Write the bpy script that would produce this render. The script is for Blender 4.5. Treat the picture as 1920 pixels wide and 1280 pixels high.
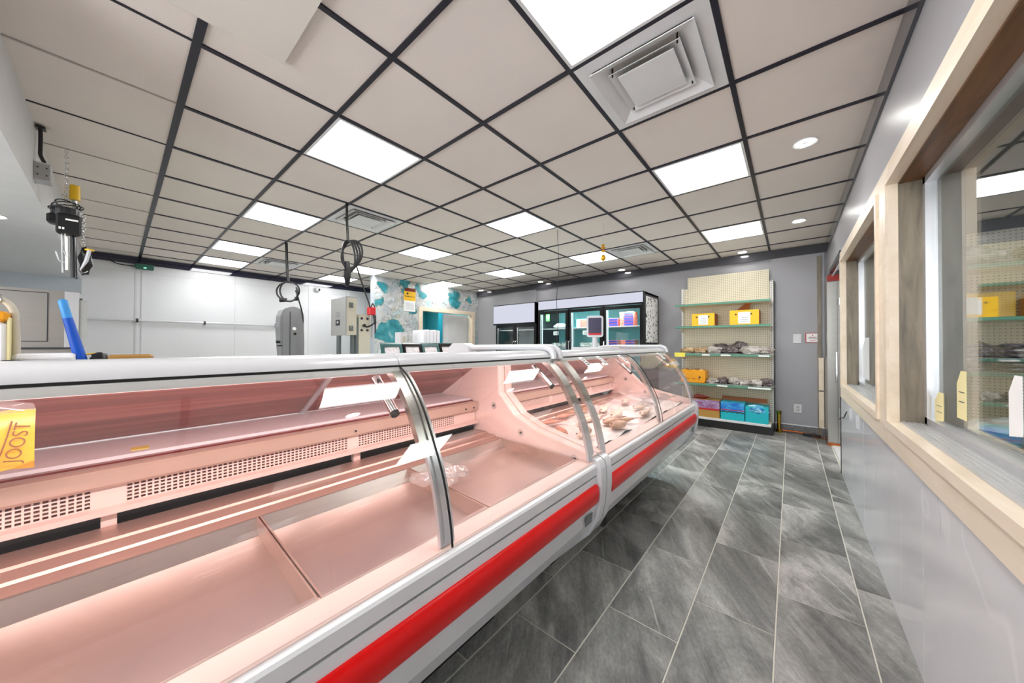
import bpy, math, random
from math import sin, cos, pi, radians, atan2, sqrt
from mathutils import Vector, Matrix, noise as mnoise
random.seed(7)
S = bpy.context.scene
COL = S.collection
for o in list(bpy.data.objects): bpy.data.objects.remove(o)

# ------------------------------------------------------------------ camera
CH = 1.22
cam_d = bpy.data.cameras.new('camera'); cam = bpy.data.objects.new('camera', cam_d); COL.objects.link(cam)
cam_d.sensor_width = 36; cam_d.lens = 36 * 622.1 / 1920; cam_d.clip_start = 0.02
YAW, PIT, ROL = .6986, .0092, .0021
fw = Vector((-sin(YAW) * cos(PIT), cos(YAW) * cos(PIT), sin(PIT)))
rt = Vector((cos(YAW), sin(YAW), 0)); up = rt.cross(fw)
r2 = cos(ROL) * rt + sin(ROL) * up; u2 = -sin(ROL) * rt + cos(ROL) * up
m = Matrix((r2, u2, -fw)).transposed().to_4x4(); m.translation = (0, 0, CH)
cam.matrix_world = m
S.camera = cam
# ------------------------------------------------------------------ world, exposure, lights
w = bpy.data.worlds.new('world'); S.world = w; w.use_nodes = True
w.node_tree.nodes['Background'].inputs[0].default_value = (.85, .92, 1, 1)
w.node_tree.nodes['Background'].inputs[1].default_value = 0.6
S.view_settings.view_transform = 'Standard'; S.view_settings.look = 'None'
S.view_settings.exposure = 0.72; S.view_settings.gamma = 1; S.view_settings.use_curve_mapping = False
PANEL_E, DOWN_E, PINK_E, BACK_FILL_E = 9.0, 30.0, 2.4, 100.0
try:
    S.cycles.transparent_max_bounces = 40; S.cycles.max_bounces = 9; S.cycles.diffuse_bounces = 4; S.cycles.glossy_bounces = 4
    S.cycles.sample_clamp_indirect = 8
except Exception: pass

def area(name, loc, rot, sx, sy, power, color=(1, 1, 1)):
    l = bpy.data.lights.new(name, 'AREA'); l.shape = 'RECTANGLE'; l.size = sx; l.size_y = sy; l.energy = power; l.color = color
    o = bpy.data.objects.new(name, l); o.location = loc; o.rotation_euler = rot; COL.objects.link(o); return o
# fill light added behind the camera to brighten ceiling and cases
area('daylight', (-1.6, -2.95, 1.5), (radians(90), 0, 0), 3.6, 2.0, BACK_FILL_E, (.95, .98, 1))

# ------------------------------------------------------------------ materials
def lin(c):
    return tuple(((v / 255) / 12.92 if v / 255 <= .04045 else ((v / 255 + .055) / 1.055) ** 2.4) for v in c)
MATS = {}
def mat(name, rgb, rough=.5, metal=0, spec=.5, var=0, scale=8, stretch=(1, 1, 1), bump=0, bscale=None, emit=None, estr=0, coat=0, bdist=.01):
    if name in MATS: return MATS[name]
    m = bpy.data.materials.new(name); m.use_nodes = True; nt = m.node_tree; b = nt.nodes['Principled BSDF']
    c = lin(rgb) + (1,)
    b.inputs['Base Color'].default_value = c
    b.inputs['Roughness'].default_value = rough; b.inputs['Metallic'].default_value = metal
    b.inputs['Specular IOR Level'].default_value = spec; b.inputs['Coat Weight'].default_value = coat
    if emit: b.inputs['Emission Color'].default_value = lin(emit) + (1,); b.inputs['Emission Strength'].default_value = estr
    g = nt.nodes.new('ShaderNodeNewGeometry'); mp = nt.nodes.new('ShaderNodeMapping'); mp.inputs['Scale'].default_value = stretch
    nt.links.new(g.outputs['Position'], mp.inputs['Vector'])
    n = nt.nodes.new('ShaderNodeTexNoise'); n.inputs['Scale'].default_value = scale; n.inputs['Detail'].default_value = 5
    nt.links.new(mp.outputs[0], n.inputs['Vector'])
    v = var if var else .03
    r = nt.nodes.new('ShaderNodeValToRGB'); r.color_ramp.elements[0].position = .3; r.color_ramp.elements[1].position = .7
    r.color_ramp.elements[0].color = tuple(x * (1 - v) for x in c[:3]) + (1,)
    r.color_ramp.elements[1].color = tuple(min(1, x * (1 + v)) for x in c[:3]) + (1,)
    nt.links.new(n.outputs['Fac'], r.inputs[0]); nt.links.new(r.outputs[0], b.inputs['Base Color'])
    if bump:
        n2 = nt.nodes.new('ShaderNodeTexNoise'); n2.inputs['Scale'].default_value = bscale or scale * 4; n2.inputs['Detail'].default_value = 3
        nt.links.new(mp.outputs[0], n2.inputs['Vector'])
        bp = nt.nodes.new('ShaderNodeBump'); bp.inputs['Strength'].default_value = bump; bp.inputs['Distance'].default_value = bdist
        nt.links.new(n2.outputs['Fac'], bp.inputs['Height']); nt.links.new(bp.outputs[0], b.inputs['Normal'])
    MATS[name] = m; return m

def glass(name, tint=(1, 1, 1), f0=.04, rough=0.0, haze=0, hazecol=(1, 1, 1), graze=None):
    m = bpy.data.materials.new(name); m.use_nodes = True; nt = m.node_tree; nt.nodes.clear()
    out = nt.nodes.new('ShaderNodeOutputMaterial'); t = nt.nodes.new('ShaderNodeBsdfTransparent'); gl = nt.nodes.new('ShaderNodeBsdfGlossy')
    t.inputs[0].default_value = tint + (1,); gl.inputs['Roughness'].default_value = rough; gl.inputs[0].default_value = (1, 1, 1, 1)
    lw = nt.nodes.new('ShaderNodeLayerWeight'); lw.inputs[0].default_value = .5
    p = nt.nodes.new('ShaderNodeMath'); p.operation = 'POWER'; p.inputs[1].default_value = 5
    a = nt.nodes.new('ShaderNodeMath'); a.operation = 'MULTIPLY_ADD'; a.inputs[1].default_value = (1 - f0) if graze is None else graze; a.inputs[2].default_value = f0
    mx = nt.nodes.new('ShaderNodeMixShader')
    nt.links.new(lw.outputs['Facing'], p.inputs[0]); nt.links.new(p.outputs[0], a.inputs[0]); nt.links.new(a.outputs[0], mx.inputs[0])
    src = t.outputs[0]
    if haze:
        d = nt.nodes.new('ShaderNodeBsdfDiffuse'); d.inputs[0].default_value = hazecol + (1,)
        m2 = nt.nodes.new('ShaderNodeMixShader'); m2.inputs[0].default_value = haze
        nt.links.new(t.outputs[0], m2.inputs[1]); nt.links.new(d.outputs[0], m2.inputs[2]); src = m2.outputs[0]
    nt.links.new(src, mx.inputs[1]); nt.links.new(gl.outputs[0], mx.inputs[2]); nt.links.new(mx.outputs[0], out.inputs[0])
    MATS[name] = m; return m

def emis(name, rgb, s):
    m = bpy.data.materials.new(name); m.use_nodes = True; nt = m.node_tree; nt.nodes.clear()
    out = nt.nodes.new('ShaderNodeOutputMaterial'); e = nt.nodes.new('ShaderNodeEmission')
    e.inputs[0].default_value = lin(rgb) + (1,); e.inputs[1].default_value = s
    nt.links.new(e.outputs[0], out.inputs[0]); MATS[name] = m; return m

def ramp(nt, els):
    r = nt.nodes.new('ShaderNodeValToRGB'); cr = r.color_ramp
    while len(cr.elements) < len(els): cr.elements.new(.5)
    for e, (p, c) in zip(cr.elements, els): e.position = p; e.color = (lin(c) if max(c) > 1 else tuple(c)) + (1,)
    return r
def mixc(nt, fac, a, b, mode='MIX'):
    x = nt.nodes.new('ShaderNodeMix'); x.data_type = 'RGBA'; x.blend_type = mode
    for s, k in ((fac, 0), (a, 6), (b, 7)):
        if hasattr(s, 'links'): nt.links.new(s, x.inputs[k])
        elif k == 0: x.inputs[0].default_value = s
        else: x.inputs[k].default_value = lin(s) + (1,)
    return x.outputs[2]
def posnode(nt, scale=(1, 1, 1), rot=(0, 0, 0), rand=0):
    g = nt.nodes.new('ShaderNodeNewGeometry'); mp = nt.nodes.new('ShaderNodeMapping')
    mp.inputs['Scale'].default_value = scale; mp.inputs['Rotation'].default_value = rot
    src = g.outputs['Position']
    if rand:
        oi = nt.nodes.new('ShaderNodeObjectInfo'); mu = nt.nodes.new('ShaderNodeVectorMath'); mu.operation = 'MULTIPLY_ADD'
        cb = nt.nodes.new('ShaderNodeCombineXYZ')
        for i in range(3): nt.links.new(oi.outputs['Random'], cb.inputs[i])
        mu.inputs[1].default_value = (rand, rand * 1.7, rand * .6); nt.links.new(cb.outputs[0], mu.inputs[0]); nt.links.new(src, mu.inputs[2]); src = mu.outputs[0]
    nt.links.new(src, mp.inputs['Vector']); return mp.outputs[0]
def nz(nt, vec, scale, detail=5, dist=0, rough=.5):
    n = nt.nodes.new('ShaderNodeTexNoise'); n.inputs['Scale'].default_value = scale; n.inputs['Detail'].default_value = detail
    n.inputs['Distortion'].default_value = dist; n.inputs['Roughness'].default_value = rough
    nt.links.new(vec, n.inputs['Vector']); return n.outputs['Fac']
def base(name, rough=.4, spec=.5):
    m = bpy.data.materials.new(name); m.use_nodes = True; MATS[name] = m
    b = m.node_tree.nodes['Principled BSDF']; b.inputs['Roughness'].default_value = rough; b.inputs['Specular IOR Level'].default_value = spec
    return m, m.node_tree, b
def vein(nt, f, width):      # 1 on a thin line where noise crosses .5
    s = nt.nodes.new('ShaderNodeMath'); s.operation = 'SUBTRACT'; s.inputs[1].default_value = .5; nt.links.new(f, s.inputs[0])
    a = nt.nodes.new('ShaderNodeMath'); a.operation = 'ABSOLUTE'; nt.links.new(s.outputs[0], a.inputs[0])
    r = nt.nodes.new('ShaderNodeMapRange'); r.inputs[1].default_value = 0; r.inputs[2].default_value = width; r.inputs[3].default_value = 1; r.inputs[4].default_value = 0
    nt.links.new(a.outputs[0], r.inputs[0]); return r.outputs[0]
def mul(nt, a, b):
    x = nt.nodes.new('ShaderNodeMath'); x.operation = 'MULTIPLY'
    for i, s in enumerate((a, b)):
        if hasattr(s, 'links'): nt.links.new(s, x.inputs[i])
        else: x.inputs[i].default_value = s
    return x.outputs[0]

# slate floor tile
m_, nt, b = base('slate_tile', .38)
v0 = posnode(nt, (1, 1, 1), (0, 0, 1.05), rand=23)
def scl(v, sc):
    q = nt.nodes.new('ShaderNodeMapping'); q.inputs['Scale'].default_value = sc; nt.links.new(v, q.inputs['Vector']); return q.outputs[0]
v1 = scl(v0, (.6, 1.1, 1)); v2 = scl(v0, (.28, 2.2, 1))
cl = ramp(nt, [(.30, (66, 67, 66)), (.44, (106, 107, 105)), (.55, (156, 156, 152)), (.66, (222, 220, 214))]); nt.links.new(nz(nt, v1, 2.2, 8, .8, .62), cl.inputs[0])
st = ramp(nt, [(.35, (60, 60, 60)), (.7, (190, 190, 186))]); nt.links.new(nz(nt, v2, 5, 9, .5, .7), st.inputs[0])
c1 = mixc(nt, .42, cl.outputs[0], st.outputs[0])
vn = vein(nt, nz(nt, v2, 1.5, 3, .35, .5), .013)
msk = ramp(nt, [(.45, (0, 0, 0)), (.62, (1, 1, 1))]); nt.links.new(nz(nt, v1, 3.2, 2), msk.inputs[0])
c2 = mixc(nt, mul(nt, mul(nt, vn, msk.outputs[0]), .75), c1, (205, 204, 198))
gr = ramp(nt, [(.3, (120, 120, 120)), (.7, (255, 255, 255))]); nt.links.new(nz(nt, v1, 90, 3), gr.inputs[0])
c3 = mixc(nt, .35, c2, gr.outputs[0], 'MULTIPLY')
nt.links.new(c3, b.inputs['Base Color'])
bp = nt.nodes.new('ShaderNodeBump'); bp.inputs['Strength'].default_value = .25; bp.inputs['Distance'].default_value = .004
nt.links.new(nz(nt, v1, 60, 4), bp.inputs['Height']); nt.links.new(bp.outputs[0], b.inputs['Normal'])
# light marble wall panel
m_, nt, b = base('marble_panel', .12)
v = posnode(nt, (1, 1, .7), (.6, 0, 0))
c1 = ramp(nt, [(.3, (214, 214, 217)), (.7, (226, 226, 229))]); nt.links.new(nz(nt, v, 1.2, 4), c1.inputs[0])
vd = vein(nt, nz(nt, v, .8, 4, .3, .5), .003); mk = ramp(nt, [(.55, (0, 0, 0)), (.68, (1, 1, 1))]); nt.links.new(nz(nt, v, 5, 3), mk.inputs[0])
c2 = mixc(nt, mul(nt, mul(nt, vd, mk.outputs[0]), .7), c1.outputs[0], (120, 120, 126))
vl = vein(nt, nz(nt, posnode(nt, (1, 1, .6), (1.1, 0, 0)), .9, 3, .2), .006)
c3 = mixc(nt, mul(nt, vl, .5), c2, (240, 240, 242)); nt.links.new(c3, b.inputs['Base Color'])
# teal and grey marbled wallpaper
m_, nt, b = base('marbled_wallpaper', .45)
v = posnode(nt, (1, 1, 1), (0, 0, 0))
f = nz(nt, v, 1.25, 4, 1.1, .5)
c1 = ramp(nt, [(.30, (150, 176, 186)), (.42, (182, 188, 192)), (.52, (204, 205, 206)), (.62, (176, 204, 208)), (.8, (150, 190, 198))]); nt.links.new(f, c1.inputs[0])
fine = ramp(nt, [(.3, (205, 205, 205)), (.7, (255, 255, 255))]); nt.links.new(nz(nt, v, 5, 8, 1.5, .65), fine.inputs[0])
c2 = mixc(nt, .8, c1.outputs[0], fine.outputs[0], 'MULTIPLY')
c3 = mixc(nt, mul(nt, vein(nt, nz(nt, v, 2.1, 3, 1.2), .012), .7), c2, (92, 92, 92))
c4 = mixc(nt, mul(nt, vein(nt, nz(nt, v, 1.5, 5, 1.6), .012), .6), c3, (196, 178, 130))
c5 = mixc(nt, mul(nt, vein(nt, nz(nt, v, 2.8, 4, .8), .02), .5), c4, (238, 240, 240))
nv = nt.nodes.new('ShaderNodeTexNoise'); nv.inputs['Scale'].default_value = 2.6; nv.inputs['Detail'].default_value = 4; nt.links.new(v, nv.inputs['Vector'])
wob = nt.nodes.new('ShaderNodeVectorMath'); wob.operation = 'MULTIPLY_ADD'; wob.inputs[1].default_value = (0, .7, .7); nt.links.new(nv.outputs['Color'], wob.inputs[0]); nt.links.new(v, wob.inputs[2])
cur = c5
tealr = ramp(nt, [(.35, (20, 112, 124)), (.6, (64, 150, 160)), (.7, (140, 180, 190))]); nt.links.new(nz(nt, v, 4, 6, 1), tealr.inputs[0])
for (py, pz, r) in ((3.62, 1.45, .27), (3.42, 2.32, .10), (3.36, 1.98, .08), (4.16, 2.02, .13), (5.35, 2.3, .17), (4.35, 2.38, .12), (3.95, 2.5, .12), (5.75, 2.35, .10)):
    sb = nt.nodes.new('ShaderNodeVectorMath'); sb.operation = 'SUBTRACT'; nt.links.new(wob.outputs[0], sb.inputs[0]); sb.inputs[1].default_value = (-6.3, py + .35, pz + .35)
    mk = nt.nodes.new('ShaderNodeVectorMath'); mk.operation = 'MULTIPLY'; mk.inputs[1].default_value = (0, 1, 1); nt.links.new(sb.outputs[0], mk.inputs[0])
    ln = nt.nodes.new('ShaderNodeVectorMath'); ln.operation = 'LENGTH'; nt.links.new(mk.outputs[0], ln.inputs[0])
    for rr, cc in ((r + .012, (150, 140, 110)), (r, None)):
        lt = nt.nodes.new('ShaderNodeMath'); lt.operation = 'LESS_THAN'; lt.inputs[1].default_value = rr; nt.links.new(ln.outputs['Value'], lt.inputs[0])
        cur = mixc(nt, lt.outputs[0], cur, cc if cc else tealr.outputs[0])
nt.links.new(cur, b.inputs['Base Color'])
# pegboard (dot holes)
def pegboard(name, ax, rgb, hole, pitch=.0254):
    m_, nt, b = base(name, .5)
    g = nt.nodes.new('ShaderNodeNewGeometry'); s = nt.nodes.new('ShaderNodeSeparateXYZ'); nt.links.new(g.outputs['Position'], s.inputs[0])
    ds = []
    for k in ax:
        q = nt.nodes.new('ShaderNodeMath'); q.operation = 'PINGPONG'; q.inputs[1].default_value = pitch / 2; nt.links.new(s.outputs[k], q.inputs[0])
        d = nt.nodes.new('ShaderNodeMath'); d.operation = 'POWER'; d.inputs[1].default_value = 2; nt.links.new(q.outputs[0], d.inputs[0]); ds.append(d.outputs[0])
    a = nt.nodes.new('ShaderNodeMath'); a.operation = 'ADD'; nt.links.new(ds[0], a.inputs[0]); nt.links.new(ds[1], a.inputs[1])
    l = nt.nodes.new('ShaderNodeMath'); l.operation = 'LESS_THAN'; l.inputs[1].default_value = (pitch * .2) ** 2; nt.links.new(a.outputs[0], l.inputs[0])
    nt.links.new(mixc(nt, l.outputs[0], rgb, hole), b.inputs['Base Color']); return m_
pegboard('pegboard', (0, 2), (226, 217, 192), (120, 108, 84))
pegboard('slotted_metal', (0, 2), (228, 226, 218), (70, 68, 64), .03)
# black spots on white panel (side of cooler)
m_, nt, b = base('spotted_print', .4)
vo = nt.nodes.new('ShaderNodeTexVoronoi'); vo.inputs['Scale'].default_value = 19; nt.links.new(posnode(nt, (1, 1, .75)), vo.inputs['Vector'])
lt = nt.nodes.new('ShaderNodeMath'); lt.operation = 'LESS_THAN'; lt.inputs[1].default_value = .32; nt.links.new(vo.outputs['Distance'], lt.inputs[0])
nt.links.new(mixc(nt, lt.outputs[0], (228, 228, 226), (18, 18, 20)), b.inputs['Base Color'])
# mottled fish / packets
def mottle(name, cols, scale=18, rough=.35, stretch=(1, 1, 1), dist=.6):
    m_, nt, b = base(name, rough)
    n = len(cols); r = ramp(nt, [(.3 + .4 * i / (n - 1), c) for i, c in enumerate(cols)])
    nt.links.new(nz(nt, posnode(nt, stretch, rand=5), scale, 6, dist, .6), r.inputs[0]); nt.links.new(r.outputs[0], b.inputs['Base Color'])
    return m_
mottle('fish_pale', [(188, 160, 140), (232, 214, 196), (246, 234, 220)], 9)
mottle('fish_brown', [(120, 88, 68), (176, 140, 112), (214, 184, 156)], 12)
mottle('fish_red', [(150, 84, 66), (202, 140, 116), (232, 196, 176)], 12)
mottle('dried_fish_dark', [(40, 34, 36), (92, 80, 80), (176, 168, 166)], 22, dist=1.5)
mottle('dried_fish_pale', [(110, 100, 96), (176, 168, 160), (222, 218, 212)], 20, dist=1.5)
mottle('dried_fish_tan', [(120, 84, 50), (186, 152, 110), (222, 204, 176)], 20, dist=1.5)
mottle('packet_grey', [(38, 42, 60), (96, 102, 122), (206, 212, 224)], 34, .25, (1, 1, 3))
mottle('packet_gold', [(96, 84, 44), (172, 156, 92), (220, 210, 160)], 30, .25, (1, 1, 3))
mottle('clear_wrap', [(150, 158, 156), (206, 212, 208), (240, 242, 240)], 16, .15, (1, 1, 2))
mottle('blue_wrap', [(18, 50, 140), (30, 120, 186), (120, 200, 220), (232, 238, 244)], 14, .2, (1, 1, 2))
mottle('blue_sea_print', [(16, 90, 190), (30, 130, 210), (90, 190, 230)], 9, .35, (1, 1, 2))
mottle('purple_print', [(150, 60, 70), (150, 120, 170), (196, 170, 190)], 14, .35, (1, 1, 2))
mottle('ice', [(206, 200, 198), (232, 226, 222), (246, 242, 240)], 26, .4)
mottle('rear_wood', [(112, 62, 58), (150, 84, 78), (188, 118, 108)], 7, .3, (.5, .15, 5))  # brown wood shifted to pink, the case lamp's glow put into the colour
mottle('jamb_wood', [(92, 84, 70), (124, 114, 98), (146, 136, 118)], 9, .4, (3, 3, .35))
mottle('head_wood', [(78, 50, 22), (104, 66, 30), (122, 80, 40)], 9, .4, (3, .3, 3))
mottle('cream_wood', [(222, 204, 180), (232, 216, 194), (238, 224, 204)], 5, .35, (2, .4, 2))
mottle('granite', [(78, 78, 80), (110, 110, 112), (138, 138, 138)], 60, .4)
mottle('poster_photo', [(120, 70, 40), (220, 150, 60), (240, 220, 200)], 40, .3)
mottle('sushi_print', [(170, 176, 182), (208, 204, 206), (226, 224, 224), (170, 90, 90)], 30, .3)

mat('ceiling_tile', (220, 211, 205), .85, var=.02, scale=3, bump=.08, bscale=220)
mat('plain_ceiling', (214, 208, 200), .8, var=.02, scale=2)
mat('grid_dark', (26, 23, 38), .42, spec=.4)
mat('grid_faint', (176, 168, 164), .7)
mat('trim_navy', (22, 24, 52), .08, spec=.8)
mat('trim_grey', (70, 70, 76), .12, spec=.7)
mat('wall_grey', (158, 157, 161), .33, var=.03, scale=2)
mat('wall_white', (216, 217, 220), .25, var=.02, scale=2)
mat('wall_bluegrey', (176, 184, 192), .4, var=.02, scale=2)
mat('wall_dim', (120, 122, 126), .6)
mat('teal_paint', (40, 150, 166), .5)
mat('white_paint', (214, 214, 216), .35)
mat('white_gloss', (206, 207, 210), .22, coat=.2)
mat('fascia_grey', (222, 224, 226), .3)
mat('red_bumper', (210, 0, 2), .3, spec=.35)
mat('dark_gap', (14, 14, 15), .6)
mat('black_plastic', (18, 18, 20), .35)
mat('black_gloss', (12, 12, 14), .15)
mat('steel', (186, 184, 178), .28, 1, var=.05, scale=6, stretch=(1, 1, 12))
mat('brushed_steel', (172, 170, 164), .32, 1, var=.03, scale=4, stretch=(1, 1, 9))
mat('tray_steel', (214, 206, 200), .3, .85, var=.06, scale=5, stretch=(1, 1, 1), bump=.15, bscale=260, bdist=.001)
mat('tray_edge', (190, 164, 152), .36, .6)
mat('aluminium', (206, 207, 210), .3, .6)
mat('chrome', (220, 222, 224), .12, 1)
mat('liner_pink', (236, 214, 206), .35)  # white liner with the pink lamp light mixed into its colour
mat('duct_beige', (200, 176, 160), .4, .3)
mat('rail_grey', (176, 176, 174), .35)
mat('shelf_green', (86, 140, 118), .4)
mat('shelf_cream', (226, 216, 192), .45)
mat('carton_yellow', (244, 190, 6), .45)
mat('crate_orange', (236, 160, 6), .4)
mat('carton_brown', (150, 84, 40), .6)
mat('red', (214, 20, 30), .35)
mat('maroon', (120, 26, 16), .3)
mat('teal_print', (14, 176, 190), .4)
mat('ochre_print', (176, 136, 66), .4)
mat('paper_white', (242, 242, 240), .6)
mat('paper_yellow', (240, 224, 90), .6)
mat('paper_cream', (236, 226, 170), .6)
mat('foam_white', (238, 240, 244), .6)
mat('panel_beige', (196, 190, 172), .4)
mat('electric_grey', (160, 160, 158), .4)
mat('saw_metal', (156, 157, 160), .3, .7)
mat('green_box', (44, 96, 84), .4)
mat('yellow_paint', (232, 186, 20), .35)
mat('blue_handle', (10, 84, 196), .3)
mat('blue_tip', (60, 150, 224), .35)
mat('wood_brown', (166, 126, 66), .45, var=.15, scale=20, stretch=(1, .2, 4))
mat('brass', (196, 160, 60), .25, 1)
mat('copper', (196, 110, 60), .3, 1)
mat('gold', (214, 160, 30), .3, .6)
mat('teal_frame', (40, 86, 84), .3)
mat('ink', (40, 40, 48), .6)
mat('ink_red', (190, 30, 40), .6)
mat('ink_brown', (128, 84, 40), .5)
mat('label_grey', (96, 104, 104), .4)
mat('grout', (206, 204, 192), .8)
mat('board_grey', (206, 206, 206), .4)
mat('cooler_teal', (130, 210, 214), .5)
mat('cooler_grey', (176, 184, 184), .5)
mat('product_red', (224, 110, 92), .4)
mat('product_blue', (44, 50, 150), .4)
mat('green_leaf', (70, 200, 60), .5)
mat('bag_yellow', (238, 190, 60), .25)
mat('pink_cap', (226, 110, 130), .5)
mat('screen_dark', (64, 62, 84), .15)
emis('panel_light', (255, 255, 255), PANEL_E)
emis('down_light', (255, 252, 246), DOWN_E)
emis('pink_tube', (255, 205, 200), 5)
emis('cooler_light', (170, 236, 240), 2.2)
emis('sign_light', (214, 216, 232), .62)
emis('lamp_green', (120, 255, 170), 2)
glass('case_glass', (.985, .985, .98), .034, haze=.012, hazecol=(.85, .8, .82), graze=.6)
glass('window_glass', (.93, .96, .95), .055)
glass('cooler_glass', (.95, .98, .98), .04)
glass('clear_plastic', (.97, .97, .97), .06, .08, haze=.12, hazecol=(.9, .9, .9))
glass('rear_door_glass', (.95, .88, .88), .04, haze=.10, hazecol=(.8, .6, .6))

# ------------------------------------------------------------------ mesh builder
ORG = {}
class MB:
    def __init__(s): s.v = []; s.f = []; s.smooth = set()
    def add(s, vs, fs, smooth=False):
        n = len(s.v); s.v += [tuple(v) for v in vs]
        for f in fs:
            if smooth: s.smooth.add(len(s.f))
            s.f.append([i + n for i in f])
        return s
    def box(s, x0, x1, y0, y1, z0, z1):
        vs = [(x, y, z) for x in (x0, x1) for y in (y0, y1) for z in (z0, z1)]
        return s.add(vs, [(0, 1, 3, 2), (4, 6, 7, 5), (0, 4, 5, 1), (2, 3, 7, 6), (0, 2, 6, 4), (1, 5, 7, 3)])
    def bbox(s, x0, x1, y0, y1, z0, z1, r=.01):     # box with chamfered upright edges and top
        pts = [(x0 + r, y0), (x1 - r, y0), (x1, y0 + r), (x1, y1 - r), (x1 - r, y1), (x0 + r, y1), (x0, y1 - r), (x0, y0 + r)]
        cx, cy = (x0 + x1) / 2, (y0 + y1) / 2
        def sc(p, k): return (p[0] + (cx - p[0]) * k[0], p[1] + (cy - p[1]) * k[1])
        k = (2 * r / max(x1 - x0, 1e-6), 2 * r / max(y1 - y0, 1e-6))
        vs = [(*sc(p, k), z0) for p in pts] + [(*p, z0 + r) for p in pts] + [(*p, z1 - r) for p in pts] + [(*sc(p, k), z1) for p in pts]
        fs = [tuple(range(7, -1, -1)), tuple(range(24, 32))]
        for l in range(3):
            for i in range(8): j = (i + 1) % 8; fs.append((l * 8 + i, l * 8 + j, l * 8 + 8 + j, l * 8 + 8 + i))
        return s.add(vs, fs)
    def prism(s, pts, ax, a0, a1, smooth=False):
        n = len(pts)
        def mk(p, a): return {'y': (p[0], a, p[1]), 'x': (a, p[0], p[1]), 'z': (p[0], p[1], a)}[ax]
        vs = [mk(p, a0) for p in pts] + [mk(p, a1) for p in pts]
        s.add(vs, [tuple(range(n)), tuple(range(2 * n - 1, n - 1, -1))])
        b = len(s.v) - 2 * n
        for i in range(n):
            j = (i + 1) % n
            if smooth: s.smooth.add(len(s.f))
            s.f.append([b + i, b + n + i, b + n + j, b + j])
        return s
    def sheet(s, pts, th, y0, y1, smooth=True):      # curved sheet along y from an open (x,z) profile
        off = offset(pts, th); n = len(pts)
        vs = [(p[0], y, p[1]) for y in (y0, y1) for p in list(pts) + list(off)]
        N = 2 * n; fs = []
        for i in range(n - 1):
            fs += [(i, i + 1, N + i + 1, N + i), (n + i + 1, n + i, N + n + i, N + n + i + 1), (i + 1, i, n + i, n + i + 1), (N + i, N + i + 1, N + n + i + 1, N + n + i)]
        fs2 = [(0, N, N + n, n), (n - 1, 2 * n - 1, N + 2 * n - 1, N + n - 1)]
        s.add(vs, fs, smooth); b = len(s.v) - 2 * N
        for f in fs2: s.f.append([b + i for i in f])
        return s
    def cyl(s, p0, p1, r0, r1=None, n=12, smooth=True):
        return s.tube([p0, p1], [r0, r0 if r1 is None else r1], n, smooth)
    def tube(s, path, r, n=8, smooth=True, closed=False):
        P = [Vector(p) for p in path]; k = len(P); R = r if isinstance(r, (list, tuple)) else [r] * k
        vs = []; prev = None
        for i in range(k):
            if closed: d = P[(i + 1) % k] - P[i - 1]
            else: d = P[min(i + 1, k - 1)] - P[max(i - 1, 0)]
            d.normalize()
            if prev is None: a = d.orthogonal().normalized()
            else: a = (prev - d * prev.dot(d)); a = a.normalized() if a.length > 1e-6 else d.orthogonal().normalized()
            prev = a; b = d.cross(a)
            for j in range(n): t = 2 * pi * j / n; vs.append(P[i] + (a * cos(t) + b * sin(t)) * R[i])
        fs = []
        for i in range(k if closed else k - 1):
            for j in range(n): q = (j + 1) % n; i2 = (i + 1) % k; fs.append((i * n + j, i * n + q, i2 * n + q, i2 * n + j))
        s.add(vs, fs, smooth)
        if not closed:
            b0 = len(s.v) - len(vs); s.f.append([b0 + j for j in range(n - 1, -1, -1)]); s.f.append([b0 + (k - 1) * n + j for j in range(n)])
        return s
    def lathe(s, prof, c, n=20, ax='z', smooth=True):
        vs = []
        for r, h in prof:
            for j in range(n):
                t = 2 * pi * j / n
                p = {'z': (r * cos(t), r * sin(t), h), 'x': (h, r * cos(t), r * sin(t)), 'y': (r * cos(t), h, r * sin(t))}[ax]
                vs.append((c[0] + p[0], c[1] + p[1], c[2] + p[2]))
        fs = [(i * n + j, i * n + (j + 1) % n, (i + 1) * n + (j + 1) % n, (i + 1) * n + j) for i in range(len(prof) - 1) for j in range(n)]
        s.add(vs, fs, smooth); b = len(s.v) - len(vs)
        s.f.append([b + j for j in range(n - 1, -1, -1)]); s.f.append([b + (len(prof) - 1) * n + j for j in range(n)])
        return s
    def lump(s, c, r, seed=0, amp=.25, n=10, rot=0, flat=1):
        vs = []; rows = n // 2 + 1
        for i in range(rows + 1):
            ph = pi * i / rows
            for j in range(n):
                t = 2 * pi * j / n; d = Vector((sin(ph) * cos(t), sin(ph) * sin(t), cos(ph)))
                k = 1 + amp * mnoise.noise(d * 2.2 + Vector((seed * 3.1, seed * 1.7, 0)))
                x, y, z = d.x * r[0] * k, d.y * r[1] * k, d.z * r[2] * k
                vs.append((c[0] + x * cos(rot) - y * sin(rot), c[1] + x * sin(rot) + y * cos(rot), c[2] + z))
        fs = [(i * n + j, i * n + (j + 1) % n, (i + 1) * n + (j + 1) % n, (i + 1) * n + j) for i in range(rows) for j in range(n)]
        return s.add(vs, fs, True)
    def build(s, name, material, parent=None, label=None, cat=None, group=None, kind=None, base=None):
        me = bpy.data.meshes.new(name)
        org = Vector((0, 0, 0))
        if parent is not None: org = ORG[parent.name]
        else:
            xs = [v[0] for v in s.v]; ys = [v[1] for v in s.v]; zs = [v[2] for v in s.v]
            org = Vector(((min(xs) + max(xs)) / 2, (min(ys) + max(ys)) / 2, min(zs)))
        me.from_pydata([(v[0] - org.x, v[1] - org.y, v[2] - org.z) for v in s.v], [], s.f)
        me.materials.append(MATS[material] if isinstance(material, str) else material)
        if s.smooth:
            for i in s.smooth: me.polygons[i].use_smooth = True
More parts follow.
